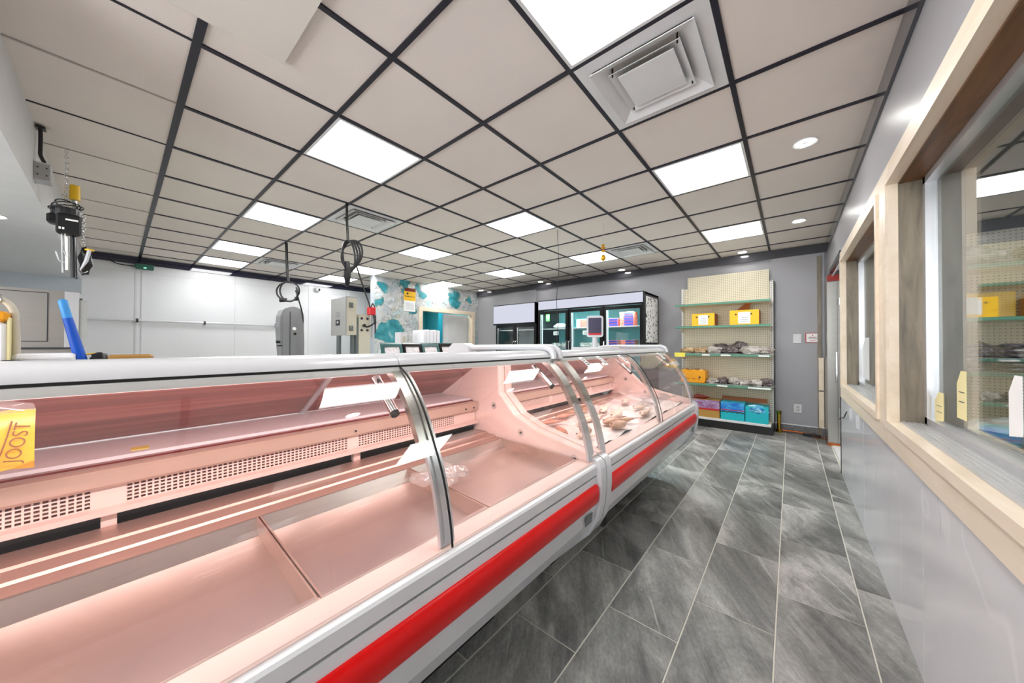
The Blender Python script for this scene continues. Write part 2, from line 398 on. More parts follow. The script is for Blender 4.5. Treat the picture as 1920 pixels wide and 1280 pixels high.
        me.validate(); me.update()
        import bmesh
        bm = bmesh.new(); bm.from_mesh(me); bmesh.ops.recalc_face_normals(bm, faces=bm.faces); bm.to_mesh(me); bm.free()
        if s.smooth: me.set_sharp_from_angle(angle=radians(38))
        o = bpy.data.objects.new(name, me); COL.objects.link(o)
        if parent is not None: o.parent = parent
        else: o.location = org
        ORG[o.name] = org
        tag(o, label, cat, group, kind); return o
def offset(pts, th):
    out = []
    for i, p in enumerate(pts):
        a = pts[max(i - 1, 0)]; b = pts[min(i + 1, len(pts) - 1)]
        d = Vector((b[0] - a[0], b[1] - a[1])).normalized(); out.append((p[0] - d.y * th, p[1] + d.x * th))
    return out
def tag(o, label=None, cat=None, group=None, kind=None):
    if label: o['label'] = label
    if cat: o['category'] = cat
    if group: o['group'] = group
    if kind: o['kind'] = kind
    return o
def thing(name, label, cat, loc, group=None, kind=None):
    o = bpy.data.objects.new(name, None); o.empty_display_size = .1; COL.objects.link(o); o.location = loc; ORG[o.name] = Vector(loc)
    return tag(o, label, cat, group, kind)
def struct(name, loc=(0, 0, 0)): return thing(name, None, None, loc, kind='structure')
def dup(o, parent=None, loc=None, label=None):
    c = o.copy(); COL.objects.link(c)
    if parent is not None: c.parent = parent
    if loc is not None: c.location = loc
    ORG[c.name] = Vector(c.location)
    if label: c['label'] = label
    for ch in list(o.children): dup(ch, c)
    return c
def spline(pts, n=5):
    out = []; P = [Vector((*p, 0)) if len(p) == 2 else Vector(p) for p in pts]; d = len(pts[0])
    for i in range(len(P) - 1):
        a, b, c, e = P[max(i - 1, 0)], P[i], P[i + 1], P[min(i + 2, len(P) - 1)]
        for k in range(n):
            t = k / n; q = .5 * ((2 * b) + (c - a) * t + (2 * a - 5 * b + 4 * c - e) * t * t + (3 * b - a - 3 * c + e) * t ** 3); out.append(tuple(q)[:d])
    out.append(tuple(P[-1])[:d]); return out
def text(body, size, loc, rot, material, parent, name='lettering', th=.0006, align='CENTER', sx=1):
    cu = bpy.data.curves.new(name, 'FONT'); cu.body = body; cu.size = size; cu.align_x = align; cu.align_y = 'CENTER'; cu.extrude = th
    tmp = bpy.data.objects.new('tmp', cu); me = bpy.data.meshes.new_from_object(tmp); bpy.data.objects.remove(tmp); me.materials.clear(); me.materials.append(MATS[material])
    o = bpy.data.objects.new(name, me); COL.objects.link(o)
    o.parent = parent; o.location = Vector(loc) - ORG[parent.name]; o.rotation_euler = rot; o.scale = (sx, 1, 1); return o

# ------------------------------------------------------------------ room shell
CZ = 2.583; XR = .375; YF = 6.1; XL = -7.87
C = .6096; GX = -.2272; GY = .8314
YB = -3.0; SOF = -.34; SOX = -2.05
f = MB().box(-8.2, 3.4, YB - .2, 6.4, -.12, -.0025).build('floor', 'grout', kind='structure')
# tiles
tw, tl, gp = .3040, .6096, .0055
tile_me = {}
# (tile meshes are stored relative to the floor's origin, so place by offset)
FO = ORG[f.name].copy()
def place_tile(x0, x1, y0, y1):
    key = (round(x1 - x0, 4), round(y1 - y0, 4))
    if key not in tile_me:
        a, b_ = key; e = .0015
        mb = MB(); vs = [(0, 0, -.012), (a, 0, -.012), (a, b_, -.012), (0, b_, -.012), (0, 0, -e), (a, 0, -e), (a, b_, -e), (0, b_, -e), (e, e, 0), (a - e, e, 0), (a - e, b_ - e, 0), (e, b_ - e, 0)]
        vs = [(v[0] + FO.x, v[1] + FO.y, v[2] + FO.z) for v in vs]
        mb.add(vs, [(8, 9, 10, 11)] + [(i, (i + 1) % 4, 4 + (i + 1) % 4, 4 + i) for i in range(4)] + [(4 + i, 4 + (i + 1) % 4, 8 + (i + 1) % 4, 8 + i) for i in range(4)])
        o = mb.build('floor_tile', 'slate_tile', f); tile_me[key] = o
    else: o = tile_me[key].copy(); COL.objects.link(o)
    o.location = Vector((x0, y0, 0)) - FO
xl = [-1.568, -1.264, -.96, -.658, -.360, -.055, .247, .375]
for k in range(len(xl) - 1):
    s0 = 1.79 if k % 2 == 0 else 2.10
    y = s0 - 7 * tl
    while y < 6.1:
        a, b_ = max(y, -1.6), min(y + tl, 6.1)
        if b_ - a > .05: place_tile(xl[k] + gp / 2, xl[k + 1] - gp / 2, a + gp / 2, b_ - gp / 2)
        y += tl

# ceiling
ce = MB().box(-8.2, .56, YB - .1, 6.4, CZ + .03, CZ + .08).build('ceiling', 'plain_ceiling', kind='structure')
LIGHTS = [(-1, 0), (-1, 3), (-1, 6), (-4, 0), (-4, 3), (-4, 6), (-7, 0), (-7, 3), (-7, 6), (-10, 0), (-10, 3), (-10, 6), (-12, 0), (-12, 3), (-1, -3), (-4, -3)]
VENTS = [(-1, 1), (-6, 1), (-11, 1), (-3, 6)]
CO = ORG[ce.name].copy(); ct = {}
def ctile(x0, x1, y0, y1):
    key = (round(x1 - x0, 3), round(y1 - y0, 3))
    if key not in ct:
        ct[key] = MB().box(CO.x, CO.x + key[0], CO.y, CO.y + key[1], CO.z, CO.z + .015).build('ceiling_tile', 'ceiling_tile', ce); o = ct[key]
    else: o = ct[key].copy(); COL.objects.link(o)
    o.location = Vector((x0, y0, CZ + .004)) - CO
def xa(i): return max(XL, min(XR, GX + i * C))
def yb(j): return max(YB, min(YF, GY + j * C))
for i in range(-13, 1):
    for j in range(-7, 9):
        if (i, j) in LIGHTS or (i, j) in VENTS: continue
        x0, x1, y0, y1 = xa(i), xa(i + 1), yb(j), yb(j + 1)
        if x0 < SOX and y0 < SOF:
            if y1 <= SOF: continue
            y0 = SOF
        if x1 - x0 < .02 or y1 - y0 < .02: continue
        ctile(x0, x1, y0, y1)
bw = .012
for i in range(-12, 1):       # bars running along the room
    x = GX + i * C; ylo = YB if x > SOX else GY - C
    MB().box(x - bw, x + bw, ylo, YF, CZ - .004, CZ + .004).build('grid_bar', 'grid_dark', ce)
    if x < SOX:
        MB().box(x - bw * .5, x + bw * .5, SOF, GY - C, CZ - .001, CZ + .003).build('grid_bar', 'grid_faint' if i % 2 == 0 else 'grid_dark', ce)
for j in range(-6, 9):
    y = GY + j * C; xlo = XL if y > SOF else SOX
    if j < -2: xlo = SOX
    k = 1.35 if j == -1 else 1
    MB().box(xlo, XR, y - bw * k, y + bw * k, CZ - .0035, CZ + .0045).build('grid_bar', 'grid_dark', ce)
# flat access panel hanging just under the grid, top left
MB().box(-1.865, -.95, -.75, .505, CZ - .018, CZ - .006).build('ceiling_access_panel', 'plain_ceiling', label='plain beige ceiling plate hung just below the grid at the top left of the picture', cat='ceiling panel')

def wall(name, boxes, material):
    mb = MB()
    for bx in boxes: mb.box(*bx)
    return mb.build(name, material, kind='structure')
wall('wall_far', [(-6.3, .6, YF, YF + .1, 0, CZ + .03), (-5.127, -4.386, YF - .035, YF, 0, CZ), (-.205, .35, YF - .035, YF, 0, CZ)], 'wall_grey')
wall('wall_left', [(XL - .1, XL, YB, 4.9, 0, CZ + .03)], 'wall_white')
wall('wall_back', [(XL, -3.6, YB - .1, YB, 0, CZ + .03), (.3, .5, YB - .1, YB, 0, CZ + .03), (-3.6, .3, YB - .1, YB, 0, .4), (-3.6, .3, YB - .1, YB, 2.45, CZ + .03)], 'wall_grey')
# unseen window made up behind the camera to go with the fill light
wf = struct('window_3', (-1.6, YB, .4))
for x in (-3.6, -2.3, -1.0, .26): MB().box(x, x + .05, YB - .08, YB - .02, .4, 2.45).build('window_frame', 'aluminium', wf)
# soffit on the left
so = MB().box(XL, SOX, YB, SOF, 2.165, CZ + .03).build('soffit', 'white_paint', kind='structure')
MB().box(XL, XL + .012, YB, SOF - .0, 0, 2.165).build('wall_panel', 'wall_bluegrey', so)
# wall-top trims, glossy
MB().box(XL, XL + .02, SOF, 4.9, 2.47, CZ - .004).build('trim_1', 'trim_navy', kind='structure')
MB().box(-6.3, XR, YF - .05, YF - .036, 2.46, CZ - .004).build('trim_2', 'trim_grey', kind='structure')
MB().box(XR - .014, XR - .001, YB, YF - .05, 2.455, CZ - .004).build('trim_3', 'trim_grey', kind='structure')
# right wall
W2 = (-.7, 2.27); W1 = (2.53, 4.10); ZB, ZT = .875, 1.955; XW = .56
wr = wall('wall_right', [(XR, XW, YB, 4.45, ZT, CZ + .03), (XR, XW, YB, 4.45, 0, ZB - .001), (XR, XW, YB, W2[0], ZB, ZT), (XR, XW, W2[1], W1[0], ZB, ZT), (XR, XW, W1[1], 4.45, ZB, ZT), (XR, XW, 4.45, 6.2, 2.13, CZ + .03)], 'wall_grey')
for y0, y1 in ((-1.95, -.66), (-.66, .61), (.61, 1.88), (1.88, 3.15), (3.15, 4.42)):
    MB().box(XR - .011, XR - .0005, y0 + .0025, y1 - .0025, .002, .755).build('marble_panel', 'marble_panel', wr)
def window(name, y0, y1):
    wn = struct(name, (XR, (y0 + y1) / 2, ZB))
    d = .129
    for (a, b_, c, e) in ((y0 - d, y0, ZB - .12, ZT + .1), (y1, y1 + d, ZB - .12, ZT + .1), (y0, y1, ZB - .12, ZB), (y0, y1, ZT, ZT + .1)):
        MB().box(XR - .03, XR, a, b_, c, e).build('window_casing', 'cream_wood', wn)
    # inner bead
    for (a, b_, c, e) in ((y0 - .035, y0, ZB - .03, ZT + .035), (y1, y1 + .035, ZB - .03, ZT + .035), (y0, y1, ZB - .035, ZB), (y0, y1, ZT, ZT + .035)):
        MB().box(XR - .04, XR - .03, a, b_, c, e).build('casing_bead', 'cream_wood', wn)
    MB().box(XR, .445, y0, y0 + .008, ZB, ZT).build('jamb', 'jamb_wood', wn); MB().box(XR, .445, y1 - .008, y1, ZB, ZT).build('jamb', 'jamb_wood', wn)
    MB().box(XR, .445, y0, y1, ZT - .008, ZT).build('head_board', 'head_wood', wn)
    MB().box(XR, .445, y0, y1, ZB, ZB + .006).build('sill', 'rail_grey', wn)
    for q in (XR + .008, XR + .024, XR + .04, XR + .056): MB().box(q, q + .004, y0, y1, ZB + .006, ZB + .009).build('sill_rib', 'aluminium', wn)
    for (a, b_, c, e) in ((y0 + .008, y0 + .04, ZB, ZT), (y1 - .04, y1 - .008, ZB, ZT), (y0, y1, ZB, ZB + .035), (y0, y1, ZT - .035, ZT)):
        MB().box(.445, .457, a, b_, c, e).build('metal_frame', 'aluminium', wn); MB().box(.457, .475, a, b_, c, e).build('metal_frame', 'aluminium', wn)
    MB().box(.462, .467, y0 + .03, y1 - .03, ZB + .03, ZT - .03).build('pane', 'window_glass', wn)
    return wn
window('window_1', *W1); window('window_2', *W2)
# adjoining room behind the windows
wall('wall_adjoining', [(3.0, 3.1, -1.6, 4.5, 0, CZ), (XW, 3.1, 4.4, 4.5, 0, CZ), (XW, 3.1, -1.6, -1.5, 0, CZ), (XW, 3.1, -1.6, 4.5, CZ, CZ + .05)], 'wall_dim')
# entrance recess beyond the windows
wall('wall_recess', [(1.5, 1.6, 4.5, 6.2, 0, CZ), (.56, 1.6, YF, YF + .1, 0, CZ), (.56, 1.6, 4.5, 6.2, CZ, CZ + .05)], 'wall_white')
rb = struct('recess_floor', (.9, 5.3, .0))
for k in range(8): MB().box(XR + .012 + k * .14, XR + .012 + k * .14 + .134, 4.5, 6.08, -.006, .006).build('floor_board', 'board_grey', rb)
area('recess_daylight', (1.45, 5.2, 1.6), (0, radians(90), 0), 1.6, 1.2, 22)
# teal wall with door opening
tlw = wall('wall_teal', [(-6.4, -6.3, 3.27, 4.36, 0, CZ + .03), (-6.4, -6.3, 5.90, YF + .1, 0, CZ + .03), (-6.4, -6.3, 4.36, 5.90, 1.99, CZ + .03)], 'marbled_wallpaper')
MB().box(-6.42, -6.296, 3.245, 3.27, 0, CZ).build('wall_end_trim', 'wall_bluegrey', tlw)
wall('wall_corridor', [(-7.6, -7.5, 4.9, 6.3, 0, CZ), (-7.87, -6.4, 4.85, 4.9, 0, CZ), (-7.6, -6.4, 6.15, 6.25, 0, CZ)], 'teal_paint')
wall('wall_corridor_near', [(-6.9, -6.85, 4.3, 5.2, 0, CZ)], 'teal_paint')
d1 = struct('door_1', (-6.3, 5.1, 0))
for (a, b_, c, e) in ((4.29, 4.38, 0, 2.06), (5.88, 5.98, 0, 2.06), (4.38, 5.88, 1.97, 2.06)):
    MB().box(-6.42, -6.275, a, b_, c, e).build('door_casing', 'cream_wood', d1)
MB().box(-6.50, -6.46, 5.10, 5.92, .01, 1.96).build('door_leaf', 'white_paint', d1)
for z0, z1 in ((.2, .85), (1.0, 1.86)):
    MB().box(-6.46, -6.452, 5.22, 5.80, z0, z1).build('door_panel', 'white_paint', d1)
# baseboard of granite on the far wall
MB().box(-.18, .37, YF - .05, YF - .035, 0, .11).build('baseboard_far', 'granite', kind='structure')
MB().box(-.18, .37, YF - .052, YF - .035, .11, .122).build('baseboard_cap', 'aluminium', kind='structure')
MB().box(.275, .315, YF - .06, YF - .036, 0, 2.42).build('trim_4', 'jamb_wood', kind='structure')
for z0, z1 in ((.12, .6), (.62, 1.05)): MB().box(.285, .335, YF - .075, YF - .06, z0, z1).build('trim_5', 'cream_wood', kind='structure')

# ------------------------------------------------------------------ ceiling fittings
LL = {(-1, 0): 'largest LED ceiling panel in view, cut off by the top edge of the picture', (-1, 3): 'LED ceiling panel over the aisle, second nearest, beyond the big square vent',
 (-1, 6): 'LED ceiling panel over the far end of the aisle in front of the pegboard shelf', (-4, 0): 'LED ceiling panel above the near display case, directly over its curved glass',
 (-4, 3): 'LED ceiling panel in the middle of the ceiling with a thin wire hanging from its corner', (-4, 6): 'LED ceiling panel behind the small gold hanging ornament',
 (-7, 0): 'LED ceiling panel left of the round-coil power cord and the grey ceiling vent', (-7, 3): 'LED ceiling panel in the centre of the ceiling, right of the thick coiled cable',
 (-7, 6): 'small LED ceiling panel over the coolers, left of the thin hanging wire', (-10, 0): 'LED ceiling panel last but one before the white left wall, nearest row',
 (-10, 3): 'LED ceiling panel just behind the thick coiled cable near the patterned wall', (-10, 6): 'small LED ceiling panel close to the patterned wall above the door',
 (-12, 0): 'LED ceiling panel touching the navy trim of the white left wall, near the green box', (-12, 3): 'LED ceiling panel at the navy trim near the patterned wall',
 (-1, -3): 'LED ceiling panel behind the camera over the aisle', (-4, -3): 'LED ceiling panel behind the camera over the display case'}  # last two are unseen, added to light the camera side and the reflections
for (i, j) in LIGHTS:
    x0, x1, y0, y1 = xa(i) + .012, xa(i + 1) - .012, yb(j) + .012, yb(j + 1) - .012
    t = thing('ceiling_light_panel', LL[(i, j)], 'ceiling light', ((x0 + x1) / 2, (y0 + y1) / 2, CZ - .004), 'square LED ceiling panels')
    mb = MB(); e = .016
    mb.box(x0, x1, y0, y0 + e, CZ - .006, CZ + .01).box(x0, x1, y1 - e, y1, CZ - .006, CZ + .01).box(x0, x0 + e, y0 + e, y1 - e, CZ - .006, CZ + .01).box(x1 - e, x1, y0 + e, y1 - e, CZ - .006, CZ + .01)
    mb.build('frame', 'white_paint', t)
    MB().box(x0 + e, x1 - e, y0 + e, y1 - e, CZ - .002, CZ + .008).build('diffuser', 'panel_light', t)
VL = {(-1, 1): 'large square white ceiling vent beside the biggest ceiling light', (-6, 1): 'square ceiling vent behind the cable hanging from the ceiling',
      (-11, 1): 'faint square ceiling vent near the white left wall', (-3, 6): 'square ceiling vent right of the gold hanging ornament'}
for (i, j) in VENTS:
    cx, cy = GX + (i + .5) * C, GY + (j + .5) * C
    t = thing('ceiling_vent', VL[(i, j)], 'ceiling vent', (cx, cy, CZ - .004), 'square ceiling vents')
    def ring(h0, z0, h1, z1, th=.004):
        mb = MB(); vs = []
        for (h, z) in ((h0, z0), (h1, z1), (h1, z1 + th), (h0, z0 + th)):
            for sx, sy in ((-1, -1), (1, -1), (1, 1), (-1, 1)): vs.append((cx + sx * h, cy + sy * h, z))
        fs = [(a * 4 + k, a * 4 + (k + 1) % 4, ((a + 1) % 4) * 4 + (k + 1) % 4, ((a + 1) % 4) * 4 + k) for a in range(4) for k in range(4)]
        return mb.add(vs, fs)
    ring(.292, CZ - .004, .225, CZ - .002).build('face_plate', 'white_paint', t)
    ring(.225, CZ - .002, .205, CZ + .06).build('neck', 'ceiling_tile', t)
    ring(.235, CZ - .022, .16, CZ + .022).build('cone', 'white_paint', t)
    ring(.165, CZ - .014, .10, CZ + .03).build('cone', 'white_paint', t)
    MB().prism([(cx - .13, cy - .13), (cx + .13, cy - .13), (cx + .13, cy + .13), (cx - .13, cy + .13)], 'z', CZ - .018, CZ - .012).build('centre_plate', 'white_paint', t)
    for k in range(4):
        sx, sy = ((1, 1), (-1, 1), (1, -1), (-1, -1))[k]
        MB().cyl((cx + sx * .15, cy + sy * .15, CZ - .016), (cx + sx * .15, cy + sy * .15, CZ + .05), .004, n=6).build('bracket', 'dark_gap', t)
DL = [(.08, 1.14, 'recessed round downlight over the aisle beside the large vent'), (.08, 2.97, 'nearest recessed round downlight in view, over the window wall side of the aisle'), (.075, 4.80, 'recessed round downlight over the aisle towards the far wall'),
      (-.538, 5.90, 'recessed round downlight above the pegboard shelf'), (-2.35, 5.90, 'recessed round downlight above the right end of the triple cooler'), (-4.15, 5.90, 'recessed round downlight above the left end of the coolers'), (-5.98, 5.90, 'recessed round downlight in the corner by the patterned wall'),
      (.08, -.7, 'recessed round downlight behind the camera')]
for x, y, lb in DL:
    t = thing('downlight', lb, 'downlight', (x, y, CZ - .004), 'round recessed downlights')
    MB().lathe([(.052, -.002), (.064, -.006), (.066, 0), (.06, .01)], (x, y, CZ), 24).build('rim', 'white_paint', t)
    MB().lathe([(.0, -.001), (.05, -.003), (.05, .01)], (x, y, CZ - .0005), 24).build('lens', 'down_light', t)
sl = thing('downlight', 'recessed downlight in the low soffit at the left edge', 'downlight', (-4.5, -.56, 2.16), 'round recessed downlights')
MB().lathe([(.05, -.004), (.07, -.006), (.07, .004)], (-4.5, -.6, 2.165), 20).build('rim', 'white_paint', sl); MB().lathe([(0, -.004), (.055, -.005), (.055, .004)], (-4.5, -.6, 2.163), 20).build('lens', 'down_light', sl)

# ------------------------------------------------------------------ display cases
GP = spline([(-.655, .712), (-.664, .775), (-.690, .87), (-.730, .955), (-.784, 1.048), (-.845, 1.118), (-.897, 1.153)], 4)
FRONT = [(-.664, .703), (-.648, .694), (-.645, .66), (-.642, .60), (-.648, .53), (-.662, .46), (-.695, .395), (-.75, .338), (-.93, .145)]
def gprof(z):
    for a, b_ in zip(GP, GP[1:]):
        if a[1] <= z <= b_[1]: t = (z - a[1]) / (b_[1] - a[1]); return a[0] + (b_[0] - a[0]) * t
    return GP[-1][0]
def display_case(label, ya, yb_, cuts, kind, ends):
    t = thing('display_case', label, 'display case', (-1.2, (ya + yb_) / 2, 0), 'curved glass refrigerated display cases')
    yi0, yi1 = ya + .05, yb_ - .05
    MB().box(-1.66, -1.02, ya + .15, yb_ - .30, 0, .11).build('base', 'dark_gap', t)
    MB().prism([(-.93, .145), (-.935, .112), (-1.0, .105), (-1.0, .15)], 'y', ya + .10, yb_ - .26).build('lower_rail', 'white_gloss', t)
    bodyp = [(p[0], p[1]) for p in FRONT[3:]] + [(-1.0, .13), (-1.72, .13), (-1.72, .60), (-.70, .60), (-.66, .64), (-.648, .645)]
    MB().prism([(-.648, .648), (-.645, .62), (-.643, .60), (-.648, .53), (-.662, .46), (-.695, .395), (-.75, .338), (-.93, .145), (-1.0, .13), (-1.0, .17), (-.79, .36), (-.71, .44), (-.69, .648)], 'y', ya, yb_).build('front_panel', 'white_gloss', t)
    MB().box(-1.0, -.70, ya + .01, yb_ - .01, .64, .646).build('panel_groove', 'dark_gap', t)
    MB().prism([(-.664, .703), (-.650, .697), (-.646, .69), (-.648, .655), (-.69, .652), (-.69, .69)], 'y', ya, yb_).build('fascia', 'fascia_grey', t)
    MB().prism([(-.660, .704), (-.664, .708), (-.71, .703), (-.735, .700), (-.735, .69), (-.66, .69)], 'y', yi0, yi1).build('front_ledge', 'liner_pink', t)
    bp = [(-.640, .622), (-.631, .612), (-.628, .585), (-.632, .55), (-.641, .536), (-.655, .536), (-.655, .622)]
    MB().prism(bp, 'y', ya + .07, yb_ - .07, True).build('bumper', 'red_bumper', t)
    for ye, sg in ((ya + .07, -1), (yb_ - .07, 1)):
        mb = MB(); cx, cz = -.645, .579; n = len(bp); vs = []
        for k in range(5):
            a = k / 4 * pi / 2; sc = cos(a); yy = ye + sg * .022 * sin(a)
            for p in bp: vs.append((cx + (p[0] - cx) * max(sc, .05), yy, cz + (p[1] - cz) * max(sc, .55)))
        mb.add(vs, [(k * n + i, k * n + (i + 1) % n, (k + 1) * n + (i + 1) % n, (k + 1) * n + i) for k in range(4) for i in range(n)], True)
        mb.f.append(list(range(4 * n, 5 * n))); mb.build('bumper_end', 'red_bumper', t)
    # interior
    MB().box(-1.74, -1.72, ya, yb_, .12, .93).build('rear_panel', 'white_paint', t)
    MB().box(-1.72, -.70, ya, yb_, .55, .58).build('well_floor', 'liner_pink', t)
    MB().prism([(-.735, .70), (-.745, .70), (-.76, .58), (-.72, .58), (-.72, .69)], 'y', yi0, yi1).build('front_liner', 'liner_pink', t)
    MB().prism([(-1.20, .705), (-1.205, .712), (-1.25, .716), (-1.255, .722), (-1.31, .724), (-1.315, .730), (-1.40, .732), (-1.40, .70), (-1.20, .68)], 'y', yi0, yi1).build('rear_ledge', 'tray_edge', t)
    MB().box(-1.44, -1.425, yi0, yi1, .70, .78).build('air_slot', 'dark_gap', t)
    MB().box(-1.415, -1.38, yi0, yi1, .768, .782).build('slot_lip', 'liner_pink', t)
    MB().prism([(-1.40, .835), (-1.385, .845), (-1.385, .888), (-1.395, .892), (-1.42, .892), (-1.42, .835)], 'y', yi0, yi1).build('duct_cap', 'duct_beige', t)
    MB().box(-1.45, -1.43, yi0, yi1, .78, .895).build('duct_back', 'maroon', t)
    MB().box(-1.72, -1.45, yi0, yi1, .895, .905).build('rear_counter', 'foam_white', t)
    # perforated grille: real bars
    g0 = yi0 + .03 if kind == 2 else yi0
    gr = [(g, min(g + .62, yi1 - .06)) for g in [yi0 + .05 + k * .66 for k in range(6)] if g < yi1 - .2]
    if ends: gr = [(.62 - .66 * k - .60, .62 - .66 * k) for k in range(0, 3)] + [(.665, 1.19)]
    last = yi0
    for (g, h) in sorted(gr):
        MB().box(-1.418, -1.41, last, g, .782, .835).build('grille_divider', 'liner_pink', t)
        mb = MB(); n = int((h - g) / .0125)
        for k in range(n + 1): yy = g + (h - g) * k / n; mb.box(-1.416, -1.412, yy - .0019, yy + .0019, .782, .835)
        for k in range(6): zz = .784 + k * .0098; mb.box(-1.4165, -1.4115, g, h, zz - .0016, zz + .0016)
        mb.build('air_grille', 'liner_pink', t, kind='stuff'); last = h
    MB().box(-1.418, -1.41, last, yi1, .782, .835).build('grille_divider', 'liner_pink', t)
    if ends:
        for yy in (.64, 1.25, 1.31): MB().cyl((-1.41, yy, .86), (-1.378, yy, .86), .004, n=8).build('screw', 'dark_gap', t)
        for yy in (.655, -.01): MB().box(-1.425, -1.402, yy - .014, yy + .014, .73, .78).build('slot_post', 'liner_pink', t)
    # slanted rear sliding doors
    nd = 4 if ends else 2
    for k in range(nd):
        a = yi0 + (yi1 - yi0) * k / nd; b_ = yi0 + (yi1 - yi0) * (k + 1) / nd; o = .008 * (k % 2)
        MB().sheet([(-1.31 - o, 1.155), (-1.71 - o, .915)], .006, a, b_, False).build('rear_door', 'rear_wood', t)
        MB().sheet([(-1.305 - o, 1.150), (-1.705 - o, .912)], .014, a, a + .02, False).build('door_frame', 'aluminium', t)
    # top
    MB().box(-1.34, -.95, ya, yb_, 1.160, 1.170).build('top_deck', 'aluminium', t)
    MB().box(-1.34, -1.325, ya, yb_, 1.170, 1.176).build('deck_edge', 'tray_edge', t)
    rp = [(-.899, 1.158), (-.903, 1.170), (-.915, 1.182), (-.935, 1.190), (-.965, 1.192), (-.985, 1.188), (-.985, 1.160), (-.93, 1.155)]
    cs = [ya] + list(cuts) + [yb_]
    for a, b_ in zip(cs, cs[1:]):
        MB().prism(rp, 'y', a + .001, b_ - .001, True).build('top_rail', 'white_gloss', t)
        MB().box(-.93, -.897, a, b_, 1.1525, 1.158).build('gasket', 'dark_gap', t)
        MB().prism([(-.893, 1.150), (-.899, 1.153), (-.92, 1.153), (-.90, 1.135), (-.884, 1.136)], 'y', a + .004, b_ - .004).build('glass_clamp', 'rail_grey', t)
        MB().sheet(GP, .005, a + .004, b_ - .004).build('glass_pane', 'case_glass', t)
    # ribs behind the glass
    ribs = [(c - .022, c + .022) for c in cuts] + [(yi0 - .02, yi0 + .03), (yi1 - .03, yi1 + .02)]
    for a, b_ in ribs:
        pr = [(p[0] - .014, p[1]) for p in GP[:-2]]
        MB().sheet(pr, .012, a, b_).build('glass_rib', 'aluminium', t)
        MB().sheet([(p[0] - .010, p[1]) for p in GP[12:-1]], .02, a - .012, b_ - .006).build('hinge_plate', 'steel', t)
        MB().cyl((-.95, a - .025, 1.118), (-.845, a - .025, 1.030), .0135, n=14).build('hinge_arm', 'chrome', t)
        MB().cyl((-.846, a - .025, 1.031), (-.838, a - .025, 1.0245), .0125, n=14).build('arm_cap', 'dark_gap', t)
    for c in cuts:
        MB().sheet([(p[0] + .0055, p[1]) for p in GP], .003, c - .0025, c + .0025).build('pane_seam', 'dark_gap', t)
    # end panels
    low = [(p[0] - .006, p[1]) for p in FRONT] + [(-1.0, .12), (-1.74, .12), (-1.74, .93), (-1.33, 1.165), (-1.235, 1.165), (-1.225, .955), (-1.115, .85), (-.985, .797), (-.70, .738), (-.668, .732)]
    rim = [(-1.255, 1.165), (-1.235, 1.165), (-1.225, .955), (-1.115, .85), (-.985, .797), (-.70, .738), (-.70, .728), (-.99, .785), (-1.122, .838), (-1.245, .95)]
    side_glass = [(-1.235, 1.165), (-1.225, .955), (-1.115, .85), (-.985, .797), (-.70, .738)] + [(p[0] - .012, p[1]) for p in GP if p[1] > .74]
    for (ye, y2, inn) in ((ya, ya + .045, 1), (yb_ - .045, yb_, -1)):
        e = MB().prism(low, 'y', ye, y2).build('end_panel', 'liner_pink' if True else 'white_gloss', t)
        ii = y2 if inn == 1 else ye
        MB().prism(rim, 'y', ii - .001, ii + inn * .006).build('panel_rim', 'liner_pink', e)
        for (bx, bz) in ((-1.236, .862 + .02), (-1.071, .765), (-.757, .700)):
            if bx == -1.236: bx = -1.262
            MB().lathe([(0, 0), (.017, 0), (.020, inn * .004), (.014, inn * .006), (0, inn * .006)], (bx, ii, bz), 16, 'y').build('screw_cover', 'clear_plastic', e)
            MB().lathe([(0, 0), (.006, 0), (.005, inn * .008), (0, inn * .008)], (bx, ii, bz), 10, 'y').build('screw', 'dark_gap', e)
        MB().prism(side_glass, 'y', (ye + y2) / 2 - .003, (ye + y2) / 2 + .003).build('side_glass', 'case_glass', t)
    # outer end covers
    F2 = [(-.672, .722), (-.652, .718), (-.636, .706), (-.628, .68), (-.625, .60), (-.632, .52), (-.648, .45), (-.683, .383), (-.74, .325), (-.90, .155), (-.95, .12), (-1.0, .12), (-.80, .37), (-.72, .46), (-.70, .70)]
    for (ye, y2) in ((ya, ya + .05), (yb_ - .05, yb_)):
        MB().prism(F2, 'y', ye, y2, True).build('end_cover', 'white_gloss', t)
        mb = MB(); ym = (ye + y2) / 2
        path = [(-.885, 1.150), (-.895, 1.185), (-.93, 1.203), (-1.0, 1.206), (-1.50, 1.200), (-1.58, 1.165)]
        mb.tube([(p[0], ym, p[1]) for p in spline(path, 4)], .016, 8); mb.build('top_cover', 'white_gloss', t)
    return t
case1 = display_case('nearest curved glass display case with empty steel trays and a red bumper', -1.95, 1.395, (-.30, .545), 1, True)
case2 = display_case('farther curved glass display case with fish on ice, ending by the pegboard shelf', 1.405, 3.315, (2.33,), 2, False)
# rear hump of the joint cover
MB().prism([(-1.45, 1.17), (-1.47, 1.215), (-1.50, 1.228), (-1.60, 1.228), (-1.64, 1.20), (-1.66, 1.10), (-1.45, 1.10)], 'y', 1.335, 1.397).build('case_end_hood', 'white_gloss', case1)
# badge plates
for case, ya in ((case1, 1.245), (case2, 3.18)):
    MB().sheet([(-.6465, .512), (-.6515, .470)], .003, ya, ya + .055, False).build('badge', 'label_grey', case, label='small grey metal maker plate')
